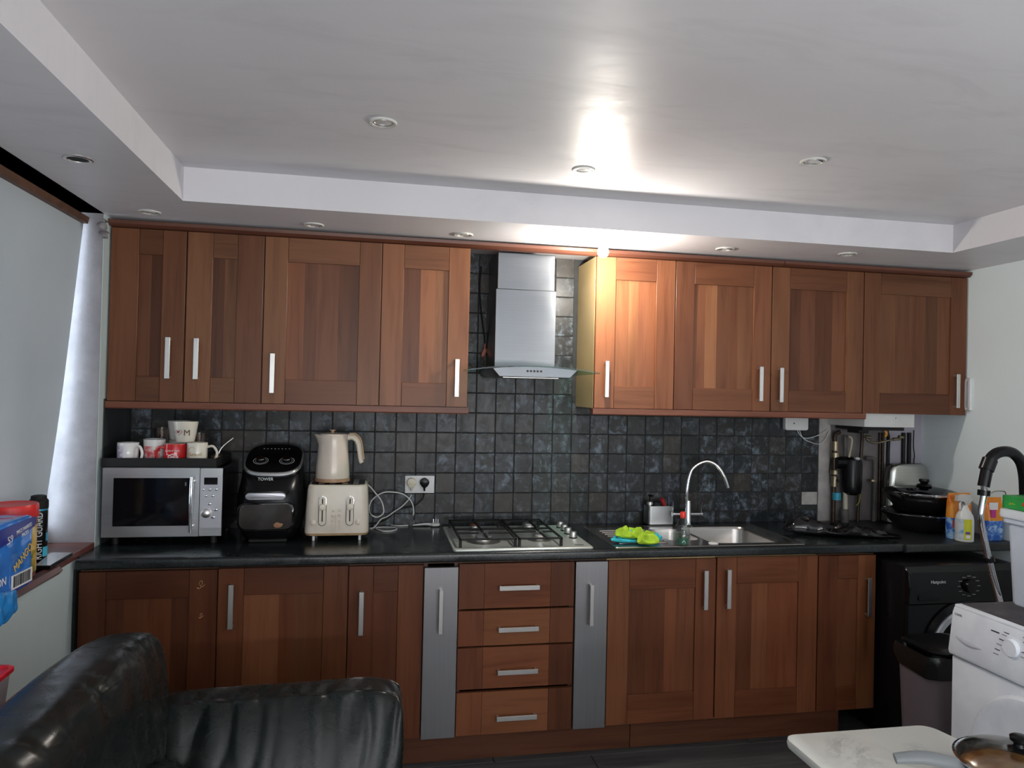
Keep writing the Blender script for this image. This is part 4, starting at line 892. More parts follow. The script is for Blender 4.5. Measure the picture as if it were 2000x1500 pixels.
b = BM(); lathe(b, [(.028, 0), (.033, .003), (.034, .03), (.033, .055), (.030, .066), (.031, .085), (.026, .100), (.014, .118), (.012, .126)], (0, 0, 0), 32); part('bottle_body', b, mat_glass('clear_pet', (.86, .90, .88), .06), BT, local=True)
b = BM(); lathe(b, [(.026, .002), (.030, .004), (.031, .030), (.029, .048), (.001, .050)], (0, 0, 0), 28); part('soap_liquid', b, mat_glass('soap_residue', (.72, .78, .74), .25), BT, local=True)
b = BM(); lathe(b, [(.0125, .122), (.013, .126), (.0125, .146), (.011, .149), (.001, .150)], (0, 0, 0), 24); part('cap', b, plain('bright_red_cap', (.75, .03, .015), .3), BT, local=True)
decal(BT, .0335, .008,   .036, -140, -75, plain('green_label', (.01, .10, .06), .4), 'front_label', .0008)
b = BM(); tube(b, [(-.016, -.0315, .016), (-.008, -.0345, .026), (-.002, -.0348, .014)], .0012, 5, 4); part('label_swirl', b, PRINT, BT, local=True)
def cloth(name, px, py, s, mat, label, seed, z=.915, rz=0, hgt=.02):
    c = P(px, py, 2, z)
    def f(u, q):
        r = noise.noise(Vector((q.x*22+seed, q.y*22, 0))); r2 = noise.noise(Vector((q.x*60+seed, q.y*60, 3)))
        up = max(0, u.z+.4); return Vector((.010*noise.noise(q*18+Vector((seed, 0, 0))), .010*noise.noise(q*18+Vector((0, seed, 0))), up*(hgt*(abs(r)*2.2-.5)+.004*r2)))
    b = BM(); cushion(b, (c.x, c.y, z+s[2]*.95), s, 2.6, 26, f)
    if rz: bmesh.ops.rotate(b, cent=c, matrix=Matrix.Rotation(rz, 3, 'Z'), verts=b.verts[:])
    for v in b.verts: v.co.z = max(v.co.z, z-.002)
    return tag(part(name, b, mat, ang=70), label, 'cloth')
TQ = plain('turquoise_microfibre', (.03, .42, .52), .9, var=.15, vs=40, bmp=.4, bs=260); LM = plain('lime_microfibre', (.38, .58, .03), .9, var=.15, vs=40, bmp=.4, bs=260)
cloth('cleaning_cloth', 1243, 1057, (.125, .045, .012), TQ, 'turquoise cleaning cloth on the drainer, under the lime one', 3.1, rz=.05)
def band(name, pts, w, mat, label, seed):
    b = BM(); P_ = smooth_path(pts, 10); n = 14; rings = []
    for i, p in enumerate(P_):
        d = (P_[min(i+1, len(P_)-1)]-P_[max(i-1, 0)]).normalized(); s = Vector((-d.y, d.x, 0)).normalized(); t = i/(len(P_)-1)
        ww = w*(.75+.35*noise.noise(Vector((t*4, seed, 0)))); hh = .014+.008*noise.noise(Vector((t*5, seed+4, 0)))
        rings.append([p+s*ww*math.cos(2*PI*j/n)+Vector((0, 0, 1))*(hh*math.sin(2*PI*j/n)+.004*noise.noise(Vector((t*12, j*.9, seed))))+Vector((0, 0, .004)) for j in range(n)])
    loft(b, rings); return tag(part(name, b, mat, ang=70), label, 'cloth')
def PS(x, y, z): return P(x, y, 2, z)
def limef(u, q):
    r1 = ridge(q, 16, 26, 10, 3); r2 = noise.noise(q*34)
    return Vector((.018*noise.noise(q*22), .016*noise.noise(q*24+Vector((4, 0, 0))), max(0, u.z+.3)*(.030*r1-.012+.010*r2)))
b = BM(); c = P(1238, 1053, 2, .93); cushion(b, (c.x, c.y+.02, .945), (.092, .036, .015), 2.4, 30, limef); bmesh.ops.rotate(b, cent=c, matrix=Matrix.Rotation(-.25, 3, 'Z'), verts=b.verts[:])
c = P(1262, 1058, 2, .93); cushion(b, (c.x, c.y, .936), (.046, .040, .016), 2.4, 20, limef)
tag(part('cleaning_cloth', b, LM, ang=70), 'lime green cleaning cloth crumpled on the drainer', 'cloth')
# crumpled black bag
def bagf(u, q):
    r = ridge(q, 7, 9, 9, 2); r3 = ridge(q, 24, 20, 24, 3); k = max(0, u.z+.2)
    return Vector((.020*noise.noise(q*9), .020*noise.noise(q*11+Vector((3, 0, 0))), k*(.026*r+.010*r3-.016+.040*math.exp(-((u.x+.70)/.30)**2)+.02*math.exp(-((u.x+.1)/.25)**2)*noise.noise(q*8))))
b = BM(); c = P(1650, 1044, 2, .92); cushion(b, (c.x-.0, c.y+.03, .934), (.275, .085, .022), 2.6, 46, bagf)
for v in b.verts:
    t = (v.co.x-c.x)/.275; v.co.z = .9115+(v.co.z-.9115)*(1-.62*max(0, t)); v.co.y -= .07*t; v.co.z = max(v.co.z, .9112)
tag(part('bin_bag', b, plain('black_polythene', (.006, .006, .007), .10, bmp=.15, bs=24), ang=80), 'crumpled shiny black plastic bag on the worktop right of the sink', 'bag')

# pans beside the boiler pipes
def wok(cx, cy, z, r, h, name, label, lid=False):
    t = thing(name, (cx, cy, z), label, 'pan', 'stacked black pans')
    b = BM(); lathe(b, [(r*.52, 0), (r*.60, .004), (r*.86, h*.5), (r, h-.004), (r+.003, h), (r-.004, h), (r*.84, h*.5+.003), (r*.56, .010), (.001, .008)], (0, 0, 0), 44); part('pan_body', b, plain(name+'_black', (.012, .011, .011), .16), t, local=True)
    b = BM(); lathe(b, [(r+.004, h-.006), (r+.006, h-.001), (r+.001, h+.002), (r-.003, h)], (0, 0, 0), 44, cap=False); part('steel_rim', b, CHROME, t, local=True)
    return t
wkx, wky = 3.955, -.30
w1 = wok(wkx, wky, .9115, .178, .098, 'lower_wok', 'lower of the two stacked black pans on the right worktop')
for s in (-1,):
    b = BM(); tube(b, [(s*.170, -.05, .088), (s*.21, -.03, .10), (s*.21, .03, .10), (s*.170, .05, .088)], .008, 8, 5); part('pan_handle', b, BLK, w1, local=True)
w2 = wok(wkx, wky, 1.0125, .176, .098, 'upper_pan', 'upper of the two stacked black pans, with a glass lid')
b = BM(); tube(b, [(-.165, -.06, .080), (-.215, -.055, .10), (-.22, -.01, .112), (-.18, .02, .10)], .012, 8, 5, .7); part('pan_handle', b, BLK, w2, local=True)
ld = thing('pan_lid', (wkx, wky, 1.1115), 'glass lid with black knob on the upper black pan', 'lid')
b = BM(); lathe(b, [(.173, .001), (.174, .004), (.150, .014), (.09, .024), (.02, .030), (.001, .030), (.001, .027), (.09, .021), (.150, .011), (.171, .001)], (0, 0, 0), 44, cap=False); part('lid_glass', b, mat_glass('smoked_lid', (.25, .24, .23), .05), ld, local=True)
b = BM(); lathe(b, [(.169, .000), (.176, .001), (.176, .005), (.171, .006)], (0, 0, 0), 44, cap=False); part('lid_rim', b, CHROME, ld, local=True)
b = BM(); lathe(b, [(.034, .028), (.038, .034), (.030, .042), (.016, .046), (.026, .058), (.024, .068), (.001, .070)], (.012, -.01, 0), 24); part('lid_knob', b, BLK, ld, local=True)
t = thing('steel_toaster', (4.01, -.075, .911), 'tapered brushed steel toaster standing behind the black pans', 'toaster')
def srr(z, h, g, r=.03): return [Vector((x, y, z)) for x, y in rrect(4.058, -.072, h*.92, g*.72, r*1.2, 5)]
b = BM(); loft(b, [srr(.918, .150, .062), srr(1.05, .148, .061), srr(1.19, .137, .055), srr(1.218, .131, .052), srr(1.232, .120, .046), srr(1.237, .105, .04)]); part('toaster_shell', b, steel('toaster_steel', (.60, .60, .56), .25, 0), t)
b = BM(); loft(b, [srr(.911, .14, .055), srr(.919, .145, .058)]); part('toaster_foot', b, BLKM, t)
b = BM(); box(b, 3.97, 4.14, -.080, -.062, 1.2355, 1.2375); part('bread_slot', b, BLKM, t)

# detergent packs and spray at the wall
def pouch(x0, x1, y, z0, z1, label, top, bot, txt=None, name='detergent_pouch', rz=0):
    t = thing(name, ((x0+x1)/2, y, z0), label, 'detergent pack', None, rz); w = (x1-x0)/2; h = z1-z0; zm = h*.46
    def sec(z, hx, hy): return [Vector((x, y_, z)) for x, y_ in rrect(0, 0, hx, hy, min(hx, hy)*.8, 4)]
    b = BM(); loft(b, [sec(.0, w*.96, .026), sec(zm*.5, w, .030), sec(zm, w, .028)]); part('pouch_lower', b, bot, t, local=True)
    b = BM(); loft(b, [sec(zm, w, .028), sec(h*.8, w, .018), sec(h*.97, w, .003), sec(h, w, .002)]); part('pouch_upper', b, top, t, local=True)
    return t
ORG = blotch('orange_pack_print', (.70, .16, .01), (.72, .25, .02), (.75, .30, .04), 12); BLU = blotch('blue_pack_print', (.02, .06, .35), (.04, .16, .55), (.35, .55, .75), 26)
a = P(1852, 1046, 2, .911); c2 = pouch(3.935, 4.06, -.507, .911, 1.135, 'orange and blue detergent pouch behind the white spray bottle', ORG, BLU)
text('lettering', 'Bo', .050, (-.040, -.0330, .072), c2, plain('red_lettering', (.65, .03, .02), .4), local=True, ext=.001)
c3 = pouch(4.095, 4.195, -.555, .911, 1.12, 'orange and blue detergent pouch with white top by the right wall', ORG, BLU)
b = BM(); box(b, -.036, .012, -.0215, -.018, .150, .185); part('white_label', b, PRINT, c3, local=True)
b = BM(); box(b, -.032, -.004, -.0270, -.022, .112, .150); part('magenta_label', b, plain('magenta_print', (.50, .03, .25), .4), c3, local=True)
q = P(1885, 1050, 1, -.583); SPR = thing('spray_bottle', (q.x-.005, q.y, .911), 'white trigger spray bottle with yellow and blue label', 'spray bottle')
b = BM(); lathe(b, [(.036, 0), (.040, .004), (.041, .10), (.037, .125), (.022, .152), (.014, .170), (.013, .182)], (0, 0, 0), 30); part('bottle_body', b, plain('spray_white', (.70, .70, .68), .3), SPR, local=True)
decal(SPR, .0412, .014, .112, -195, -135, blotch('spray_label_blue', (.10, .35, .62), (.55, .62, .68), (.65, .66, .66), 22), 'blue_label')
decal(SPR, .0412, .014, .112, -135, -85, plain('spray_label_yellow', (.62, .62, .02), .4), 'yellow_label')
decal(SPR, .0418, .020, .036, -124, -96, PRINT, 'barcode_patch'); decal(SPR, .0418, .040, .052, -126, -98, plain('purple_patch', (.16, .06, .26), .4), 'purple_patch')
b = BM(); prism(b, [(-.048, .196), (-.044, .222), (-.02, .228), (.018, .226), (.034, .208), (.034, .196), (.014, .190), (.013, .176), (-.012, .176), (-.012, .196)], 1, -.014, .014, .003, 2); part('trigger_head', b, plain('grey_trigger', (.55, .54, .52), .35), SPR, local=True)
b = BM(); tube(b, [(-.020, 0, .198), (-.028, 0, .18), (-.026, 0, .155)], .005, 8, 4); part('trigger', b, WPL, SPR, local=True)

# ================================================================ washing machine (black)
WM = thing('washing_machine', (3.80, -.4, 0), 'black washing machine with chrome-ringed door under the short worktop', 'washing machine')
wx0, wx1, wy, wz = 3.497, 4.092, -.765, .838
b = BM(); box(b, wx0, wx1, wy+.02, -.15, .01, wz, .006, 2); part('machine_body', b, BLK, WM)
b = BM(); prism(b, [(wy+.03, wz-.165), (wy-.006, wz-.165), (wy-.014, wz-.10), (wy-.004, wz-.025), (wy+.02, wz-.004), (wy+.03, wz-.004)], 0, wx0+.002, wx1-.002, .003, 1); fp = part('control_panel', b, BLKG, WM)
b = BM(); box(b, wx0+.004, wx1-.004, wy, wy+.022, .03, wz-.168, .004); part('front_panel', b, BLK, WM)
text('lettering', 'Hotpoint', .021, (P(1833, 1137, 1, wy-.014).x, wy-.0135, P(1833, 1137, 1, wy-.014).z), WM, PRINT, rot=(PI/2-.06, 0, 0))
kx, kz_ = P(1888, 1143, 1, wy).x, P(1888, 1143, 1, wy).z
b = BM(); lathe(b, [(.030, 0), (.030, -.012), (.026, -.024), (.001, -.026)], (kx, wy-.008, kz_), 30, axis=1); part('programme_dial', b, BLK, WM)
for k in range(12):
    a = k*2*PI/12; b = BM(); xx, zz = kx+.052*math.cos(a), kz_+.045*math.sin(a); box(b, xx-.008, xx+.008, wy-.0150, wy-.0095, zz-.0015, zz+.0015); part('dial_mark', b, plain('dial_mark_grey', (.22, .22, .23), .5), WM)
b = BM(); prism(b, rrect(3.60, wz-.135, .055, .014, .006, 3), 1, wy-.0145, wy-.005, .002, 1); part('drawer_grip', b, BLK, WM)
dcx, dcz = 3.80, .455
b = BM(); lathe(b, [(.225, 0), (.225, -.008), (.205, -.022), (.198, -.022), (.196, -.008)], (dcx, wy, dcz), 48, axis=1, cap=False); dd = part('door', b, BLK, WM)
b = BM(); lathe(b, [(.196, -.006), (.196, -.026), (.188, -.032), (.168, -.030), (.162, -.010)], (dcx, wy, dcz), 48, axis=1, cap=False); part('door_ring', b, plain('silver_door_ring', (.62, .64, .68), .25, .6), dd)
b = BM(); lathe(b, [(.164, -.006), (.160, -.012), (.12, -.030), (.05, -.040), (.001, -.041)], (dcx, wy, dcz), 48, axis=1); part('door_glass', b, BLKG, dd)

# pedal bin with black liner
BN = thing('waste_bin', (3.40, -1.02, 0), 'grey-brown plastic bin lined with a black bag, beside the dryer', 'bin')
bcx, bcy = 3.44, -1.04
def brr(z, h, g, r=.05): return [Vector((x, y, z)) for x, y in rrect(bcx, bcy, h, g, r, 5)]
b = BM(); loft(b, [brr(0, .115, .10), brr(.55, .135, .12)], True, False); part('bin_body', b, plain('taupe_plastic', (.13, .105, .115), .45), BN)
def lin(z, h, g, sd):
    return [Vector((x+.006*noise.noise(Vector((x*20, y*20, z*20+sd))), y+.006*noise.noise(Vector((x*22+9, y*20, z*20+sd))), z+.014*noise.noise(Vector((x*14, y*14, sd))))) for x, y in rrect(bcx, bcy, h, g, .06, 9)]
b = BM(); loft(b, [lin(.49, .140, .125, 1), lin(.53, .150, .135, 2), lin(.56, .152, .137, 3), lin(.575, .145, .130, 4), lin(.57, .130, .115, 5), lin(.50, .12, .10, 6)], False, True); part('bin_liner', b, plain('liner_black', (.008, .009, .009), .2, bmp=.3, bs=40), BN, ang=80)
b = BM(); loft(b, [brr(.583, .128, .112), brr(.592, .130, .114), brr(.600, .122, .106), brr(.604, .10, .085)], True, True); part('bin_lid', b, BLK, BN)
tag(part('orange_handle', box(BM(), P(1783, 1410, 1, -.80).x, P(1792, 1410, 1, -.80).x, -.815, -.803, 0, P(1788, 1396, 1, -.80).z, .002), plain('orange_plastic', (.75, .14, .01), .4)), 'thin orange plastic strip standing between washing machine and bin', 'strip')

# ================================================================ white tumble dryer facing left
DR = thing('tumble_dryer', (3.5, -1.62, 0), 'white tumble dryer facing the room, dark sheet on its top', 'dryer')
dxf, dya, dyb, dzt = 3.215, -1.325, -1.925, .850
b = BM(); box(b, dxf+.022, 3.80, dyb, dya, .01, dzt-.012, .006, 2); part('dryer_body', b, WHITE, DR)
b = BM(); box(b, dxf+.012, 3.80, dyb, dya, dzt-.014, dzt, .006, 2); part('top_cover', b, WHITE, DR)
b = BM(); prism(b, [(dxf+.03, dzt-.012), (dxf+.012, dzt-.010), (dxf+.006, dzt-.030), (dxf-.012, dzt-.165), (dxf-.008, dzt-.178), (dxf+.004, dzt-.185), (dxf+.03, dzt-.185)], 1, dyb, dya, .004, 2); part('control_panel', b, WHITE, DR)
b = BM(); box(b, dxf+.004, dxf+.024, dyb+.002, dya-.002, .03, dzt-.187, .005, 2); part('front_panel', b, WHITE, DR)
b = BM(); box(b, dxf+.035, 3.79, dyb+.012, dya-.012, dzt, dzt+.0025); part('top_sheet', b, blotch('dark_marbled_sheet', (.035, .032, .035), (.05, .045, .048), (.09, .08, .085), 9, .6), DR, label='dark grey marbled covering')
sl = math.atan2(.018, .135)
def dpx(px, py, off=0):
    q = P(px, py, 0, dxf-.004); t = (dzt-.03-q.z)/.135; return Vector((dxf+.006-.018*t-off, q.y, q.z))
RD = (PI/2-sl*0, 0, -PI/2)
text('lettering', 'LOGIK', .0115, dpx(1868, 1201, .0012), DR, plain('grey_lettering', (.16, .16, .18), .5), rot=RD)
q = dpx(1974, 1266, .004); b = BM(); lathe(b, [(.031, .006), (.030, -.003), (.027, -.007), (.001, -.008)], q, 36, axis=0); part('programme_dial', b, WHITE, DR)
for i, (px, py) in enumerate(((1956, 1240), (1952, 1249), (1948, 1258), (1946, 1268), (1944, 1276), (1960, 1236), (1996, 1246), (1998, 1256), (1996, 1284), (1997, 1275))):
    q = dpx(px, py, .0008); b = BM(); box(b, q.x-.0006, q.x+.0006, q.y-.013, q.y+.006, q.z-.0013, q.z+.0013); part('dial_mark', b, INK if i % 2 else plain('mark_grey', (.25, .25, .28), .5), DR)
q = dpx(1938, 1233, .0008); b = BM(); box(b, q.x-.0006, q.x+.0006, q.y-.02, q.y+.012, q.z-.002, q.z+.002); part('dial_mark', b, INK, DR)
q0, q1 = dpx(1868, 1242, .0), dpx(1917, 1268, .0); b = BM()
tube(b, [q0, q0.lerp(q1, .5)+Vector((-.003, 0, -.004)), q1], lambda t: .002+.006*math.sin(PI*min(1, t*1.1)), 8, 8, .4); part('drawer_grip', b, plain('recess_shade_grey', (.42, .42, .48), .4), DR)  # grey colour stands for the shade inside the grip recess
ddy, ddz = -1.66, .40
b = BM(); lathe(b, [(.235, .006), (.235, -.004), (.225, -.014), (.210, -.016), (.190, -.010), (.12, -.012), (.001, -.013)], (dxf+.004, ddy, ddz), 56, axis=0); part('door', b, WHITE, DR)

# white storage box on the dryer
SB = thing('storage_box', (3.55, -1.6, dzt+.003), 'white plastic storage box with lid on top of the dryer', 'storage box')
sx0, sy1, sz0 = 3.412, -1.322, dzt+.003
b = BM()
def sbr(z, o, r=.03): return [Vector((x, y, z)) for x, y in rrect(sx0+.18, sy1-.26, .18+o, .26+o-.004, r, 5)]
SBM = plain('white_box_plastic', (.70, .76, .88), .4)
b = BM(); loft(b, [sbr(sz0, -.028), sbr(sz0+.008, -.024), sbr(1.165, -.012), sbr(1.165, -.004), sbr(1.150, -.003), sbr(1.150, -.001), sbr(1.172, .0), sbr(1.176, .004)]); part('box_body', b, SBM, SB)
b = BM(); loft(b, [sbr(1.168, .006), sbr(1.176, .008), sbr(1.196, .006), sbr(1.200, -.006), sbr(1.196, -.02)]); part('box_lid', b, plain('white_lid_plastic', (.78, .82, .88), .35), SB)
GB = thing('tissue_box', (3.52, -1.5, 1.201), 'green cardboard box with yellow lettering on the storage box', 'box')
gx0, gy1 = sx0+.012, sy1-.006; GRN = plain('green_card', (.02, .28, .05), .5, var=.12, vs=10)
b = BM(); box(b, gx0, gx0+.14, gy1-.24, gy1, 1.2005, 1.247, .001); part('carton', b, GRN, GB)
b = BM(); box(b, gx0+.03, gx0+.11, gy1-.17, gy1-.05, 1.2468, 1.2485); part('tear_window', b, plain('grey_card', (.25, .24, .22), .7), GB)
b = BM(); cushion(b, (gx0-.0004, gy1-.098, 1.2235), (.0012, .018, .012), 1.6, 4, lambda u, q: Vector((0, .004*noise.noise(q*90), .004*noise.noise(q*80)))); part('fruit_print', b, plain('red_fruit_print', (.45, .06, .02), .5), GB)
YL = plain('yellow_lettering', (.62, .62, .04), .5)
text('lettering', '\uFEA6\uFE91\uFE8E\uFEC4\uFEE4\uFEDF\uFE8D', .026, (gx0-.0008, gy1-.165, 1.230), GB, YL, rot=RD); text('lettering', '\uFEA6\uFE92\uFEC4\uFEE4\uFEDF\uFE8D', .016, (gx0-.0008, gy1-.150, 1.211), GB, YL, rot=RD)
text('lettering', '\uFEDE\uFEF3\uFEA9\uFE8E\uFEE8\uFEE3', .010, (gx0-.0008, gy1-.042, 1.221), GB, YL, rot=RD)
BB = thing('foil_box', (3.6, -1.47, 1.2475), 'small dark blue box with white arrow mark on the green carton', 'box')
b = BM(); box(b, gx0+.045, gx0+.12, gy1-.235, gy1-.095, 1.249, 1.297, .001); part('carton', b, plain('navy_card', (.015, .03, .22), .45), BB)
text('lettering', '<G', .030, (gx0+.0442, gy1-.125, 1.275), BB, PRINT, rot=RD)
# wire item behind the box
tag(part('wire_rack', tube(BM(), [P(1936, 963, 1, -1.30), P(1945, 959, 1, -1.30), P(1962, 960, 1, -1.30), P(1964, 968, 1, -1.30)], .0022, 6, 3), NICKEL), 'thin wire hoop on the lid beside the hooked black tube', 'rack')

# hooked vacuum tube behind the dryer
VT = thing('vacuum_wand', (3.42, -1.28, .02), 'chrome vacuum wand with hooked black grip standing behind the dryer', 'vacuum wand')
VY = -1.288
b = BM(); tube(b, [P(x, y, 1, VY) for x, y in ((1921, 950), (1925, 930), (1930, 908), (1940, 890), (1958, 882), (1978, 885), (1994, 902), (2001, 930), (2003, 975))], .0205, 16, 6); part('hooked_grip', b, BLK, VT)
b = BM(); cyl(b, P(1926, 918, 1, VY), P(1934, 897, 1, VY), .026); part('grip_collar', b, BLK, VT)
pts = [P(1922, 946, 1, VY), P(1922, 965, 1, VY), P(1916, 1000, 1, VY), P(1917, 1025, 1, VY), P(1925, 1065, 1, VY), P(1938, 1120, 1, VY), P(1950, 1165, 1, VY)]
e = pts[-1]-pts[-2]; last = pts[-1]+e*((pts[-1].z-.03)/-e.z)
b = BM(); tube(b, pts+[last], .0115, 14, 6); part('chrome_tube', b, CHROME, VT)
b = BM(); cyl(b, P(1922, 957, 1, VY), P(1921, 968, 1, VY), .021); part('locking_ring', b, BLK, VT)
b = BM(); cyl(b, P(1931, 1088, 1, VY), P(1933, 1097, 1, VY), .018); part('cable_clip', b, BLK, VT)
b = BM(); box(b, last.x-.10, last.x+.06, last.y-.022, last.y+.022, 0, .04, .008, 2); part('floor_tool', b, BLK, VT)

# ================================================================ marble side table with pans
TBZ = .62
A_, B_ = P(1533, 1438, 2, TBZ), P(1808, 1411, 2, TBZ)
cxt, tw = (A_.x+B_.x)/2, (B_.x-A_.x)/2; ytop = (A_.y+B_.y)/2+.006; ylow = ytop-.62
TB = thing('side_table', (cxt, (ytop+ylow)/2, 0), 'low table with glossy white marble-patterned top at lower right', 'table')
b = BM(); rg = [[Vector((x, y, z)) for x, y in rrect(cxt, (ytop+ylow)/2, tw-i, (ytop-ylow)/2-i, .035, 6)] for i, z in ((.010, TBZ-.030), (.002, TBZ-.026), (0, TBZ-.015), (.002, TBZ-.004), (.010, TBZ))]
loft(b, rg)
for v in b.verts:      # the right-hand edge flares outwards away from the wall
    f = max(0, min(1, (v.co.x-cxt)/tw)); v.co.x += f*.235*(ytop-v.co.y)
part('table_top', b, MARBLE, TB)
for sx in (-1, 1):
    for sy in (-1, 1):
        b = BM(); cyl(b, (cxt+sx*(tw-.11), (ytop+ylow)/2+sy*.20, TBZ-.03), (cxt+sx*(tw-.09), (ytop+ylow)/2+sy*.22, 0), .018, .013); part('leg', b, WPL, TB)
PNX, PNY, PR = 2.738, -2.070, .141
FP = thing('frying_pan', (PNX, PNY, TBZ), 'grey-handled pan of orange curry on the marble table', 'pan')
b = BM(); lathe(b, [(PR*.78, .0005), (PR*.86, .003), (PR*.97, .045), (PR, .058), (PR-.004, .058), (PR*.93, .045), (PR*.82, .008), (.001, .006)], (0, 0, 0), 48); part('pan_body', b, plain('pan_dark', (.03, .03, .03), .3), FP, local=True)
b = BM(); lathe(b, [(PR*.915, .034), (PR*.8, .040), (PR*.4, .044), (.001, .043)], (0, 0, 0), 48)
for v in b.verts: v.co.z += .005*noise.noise(v.co*40)
part('curry', b, blotch('orange_curry', (.30, .12, .03), (.42, .20, .05), (.50, .30, .12), 16), FP, local=True)
hA, hB = P(1785, 1487, 2, .675)-Vector((PNX, PNY, TBZ)), P(1905, 1500, 2, .675)-Vector((PNX, PNY, TBZ))
hd = (Vector((hA.x, hA.y, 0))); hn = hd.normalized()
b = BM(); tube(b, [hn*(PR*.97)+Vector((0, 0, .048)), hn*(PR+.05)+Vector((0, 0, .060)), hn*(PR+.10)+Vector((0, 0, .066)), hn*(PR+.165)+Vector((0, 0, .060))], lambda t: .011+.007*math.sin(PI*(.2+.7*t)), 12, 6, .6); part('pan_handle', b, plain('grey_handle', (.20, .215, .225), .35), FP, local=True)
PL = thing('glass_pan_lid', (PNX, PNY, TBZ+.058), 'steamy glass lid with black knob on the curry pan', 'lid')
b = BM(); lathe(b, [(PR-.003, .003), (PR*.9, .016), (PR*.6, .030), (PR*.2, .037), (.001, .038), (.001, .035), (PR*.2, .034), (PR*.6, .027), (PR*.9, .013), (PR-.004, .001)], (0, 0, 0), 48, cap=False); part('lid_glass', b, mat_glass('steamed_glass', (.80, .80, .78), .12), PL, local=True)
b = BM(); lathe(b, [(PR-.006, .0005), (PR+.003, .001), (PR+.004, .005), (PR-.002, .007), (PR-.006, .004)], (0, 0, 0), 48, cap=False); part('lid_rim', b, CHROME, PL, local=True)
b = BM(); lathe(b, [(.024, .036), (.026, .041), (.014, .046), (.012, .054), (.021, .060), (.022, .070), (.016, .074), (.001, .075)], (0, 0, 0), 28); part('lid_knob', b, BLK, PL, local=True)

# ================================================================ window sill items
def on_sill(px, py, z=SZ): return P(px, py, 2, z)
PLr, PRr = on_sill(15, 1166, SZ+.002), on_sill(62, 1141, SZ+.002)
dirv = (PRr-PLr); dirv.z = 0; dirv.normalize(); ang = math.atan2(dirv.y, dirv.x)
Lp = .26; base = PRr-dirv*(Lp/2); nrm_out = Vector((dirv.y, -dirv.x, 0))
MP = thing('drink_multipack', (base.x-nrm_out.x*.05, base.y-nrm_out.y*.05, SZ+.001), 'blue shrink-wrapped pack of mango drinks on the window sill', 'drinks pack', None, ang)
hz_ = P(60, 1006, 0, PRr.x).z-SZ
b = BM(); cushion(b, (0, 0, hz_/2), (Lp/2+.004, .05, hz_/2), 14, 20, lambda u, q: Vector((0, .0022*noise.noise(q*32), .002*noise.noise(q*26)))); part('wrapped_pack', b, plain('blue_wrap', (.03, .17, .55), .18, var=.25, vs=9, coat=.6, bmp=.35, bs=24), MP, local=True, ang=60)
NAVY = plain('navy_print', (.02, .03, .25), .3, coat=.5)
b = BM(); prism(b, [(-.13, hz_-.075), (.132, hz_-.040), (.132, hz_-.008), (-.13, hz_-.018)], 1, -.0545, -.0515); part('navy_band', b, NAVY, MP, local=True)
rt = (PI/2, 0, 0); rb = (PI/2, -.13, 0)
text('lettering', 'PRICE MARKED', .017, (.062, -.0552, hz_-.035), MP, PRINT, rb, local=True, sx=.8); text('lettering', 'PACKS', .017, (.068, -.0552, hz_-.052), MP, PRINT, rb, local=True, sx=.8)
text('lettering', '.59', .032, (-.022, -.0552, hz_-.055), MP, PRINT, rb, local=True)
text('lettering', 'MANGO', .036, (.060, -.0552, hz_-.125), MP, plain('orange_lettering', (.75, .50, .10), .4), (PI/2, -.5, 0), local=True, sx=.85, ext=.0006)
text('lettering', 'ON', .034, (-.062, -.0552, .055), MP, PRINT, rt, local=True)
b = BM(); box(b, .0, .122, -.0540, -.0515, .012, .060); part('barcode_label', b, PRINT, MP, local=True)
b = BM(); x = .008
while x < .11:
    w_ = rnd.choice((.0012, .002, .003)); box(b, x, x+w_, -.0546, -.0538, .022, .056); x += w_+rnd.choice((.0012, .002, .0026))
part('barcode', b, INK, MP, local=True)
b = BM(); box(b, .0, .122, -.0545, -.0538, .012, .016); part('navy_line', b, NAVY, MP, local=True)
# blue film hanging off the pack
c = P(8, 1182, 0, .05)
b = BM(); cushion(b, (.052, c.y-.02, c.z-.005), (.016, .085, .045), 2.2, 22, lambda u, q: Vector((.008*noise.noise(q*30), .01*noise.noise(q*24+Vector((5, 0, 0))), .012*noise.noise(q*28))))
tag(part('blue_film', b, plain('blue_polythene', (.02, .22, .58), .18, bmp=.3, bs=40), ang=70), 'crumpled blue plastic wrap hanging below the drinks pack', 'wrap')
q = on_sill(72, 1096); SPD = thing('deodorant_can', (q.x, q.y, SZ), 'black and blue deodorant aerosol beside the blue drinks pack', 'aerosol can')
hcan = P(72, 967, 1, q.y).z-SZ; rc = .031
b = BM(); lathe(b, [(rc*.95, 0), (rc, .004), (rc, hcan*.76), (rc*.93, hcan*.79)], (0, 0, 0), 30); part('can_body', b, BLK, SPD, local=True)
b = BM(); lathe(b, [(rc*1.0, hcan*.775), (rc*1.0, hcan*.80), (rc*.98, hcan*.805)], (0, 0, 0), 30); part('blue_band', b, plain('cyan_band', (.04, .32, .48), .3, .4), SPD, local=True)
b = BM(); lathe(b, [(rc*1.02, hcan*.80), (rc*1.04, hcan*.83), (rc*1.02, hcan*.92), (rc*.82, hcan*.95), (rc*.80, hcan*.99), (rc*.6, hcan), (.001, hcan*.985)], (0, 0, 0), 30); part('spray_cap', b, BLKM, SPD, local=True)
text('lettering', 'RIGHT GUARD', .033, (.003, -rc-.001, hcan*.40), SPD, PRINT, (PI/2, -PI/2, 0), local=True, sx=.78)
SPD.rotation_euler.z = .42
decal(SPD, rc, .02, .055, -60, -5, plain('cyan_swoosh', (.05, .42, .60), .3), 'cyan_swoosh'); decal(SPD, rc, .075, .105, -40, 5, plain('cyan_swoosh2', (.03, .25, .42), .3), 'cyan_swoosh')
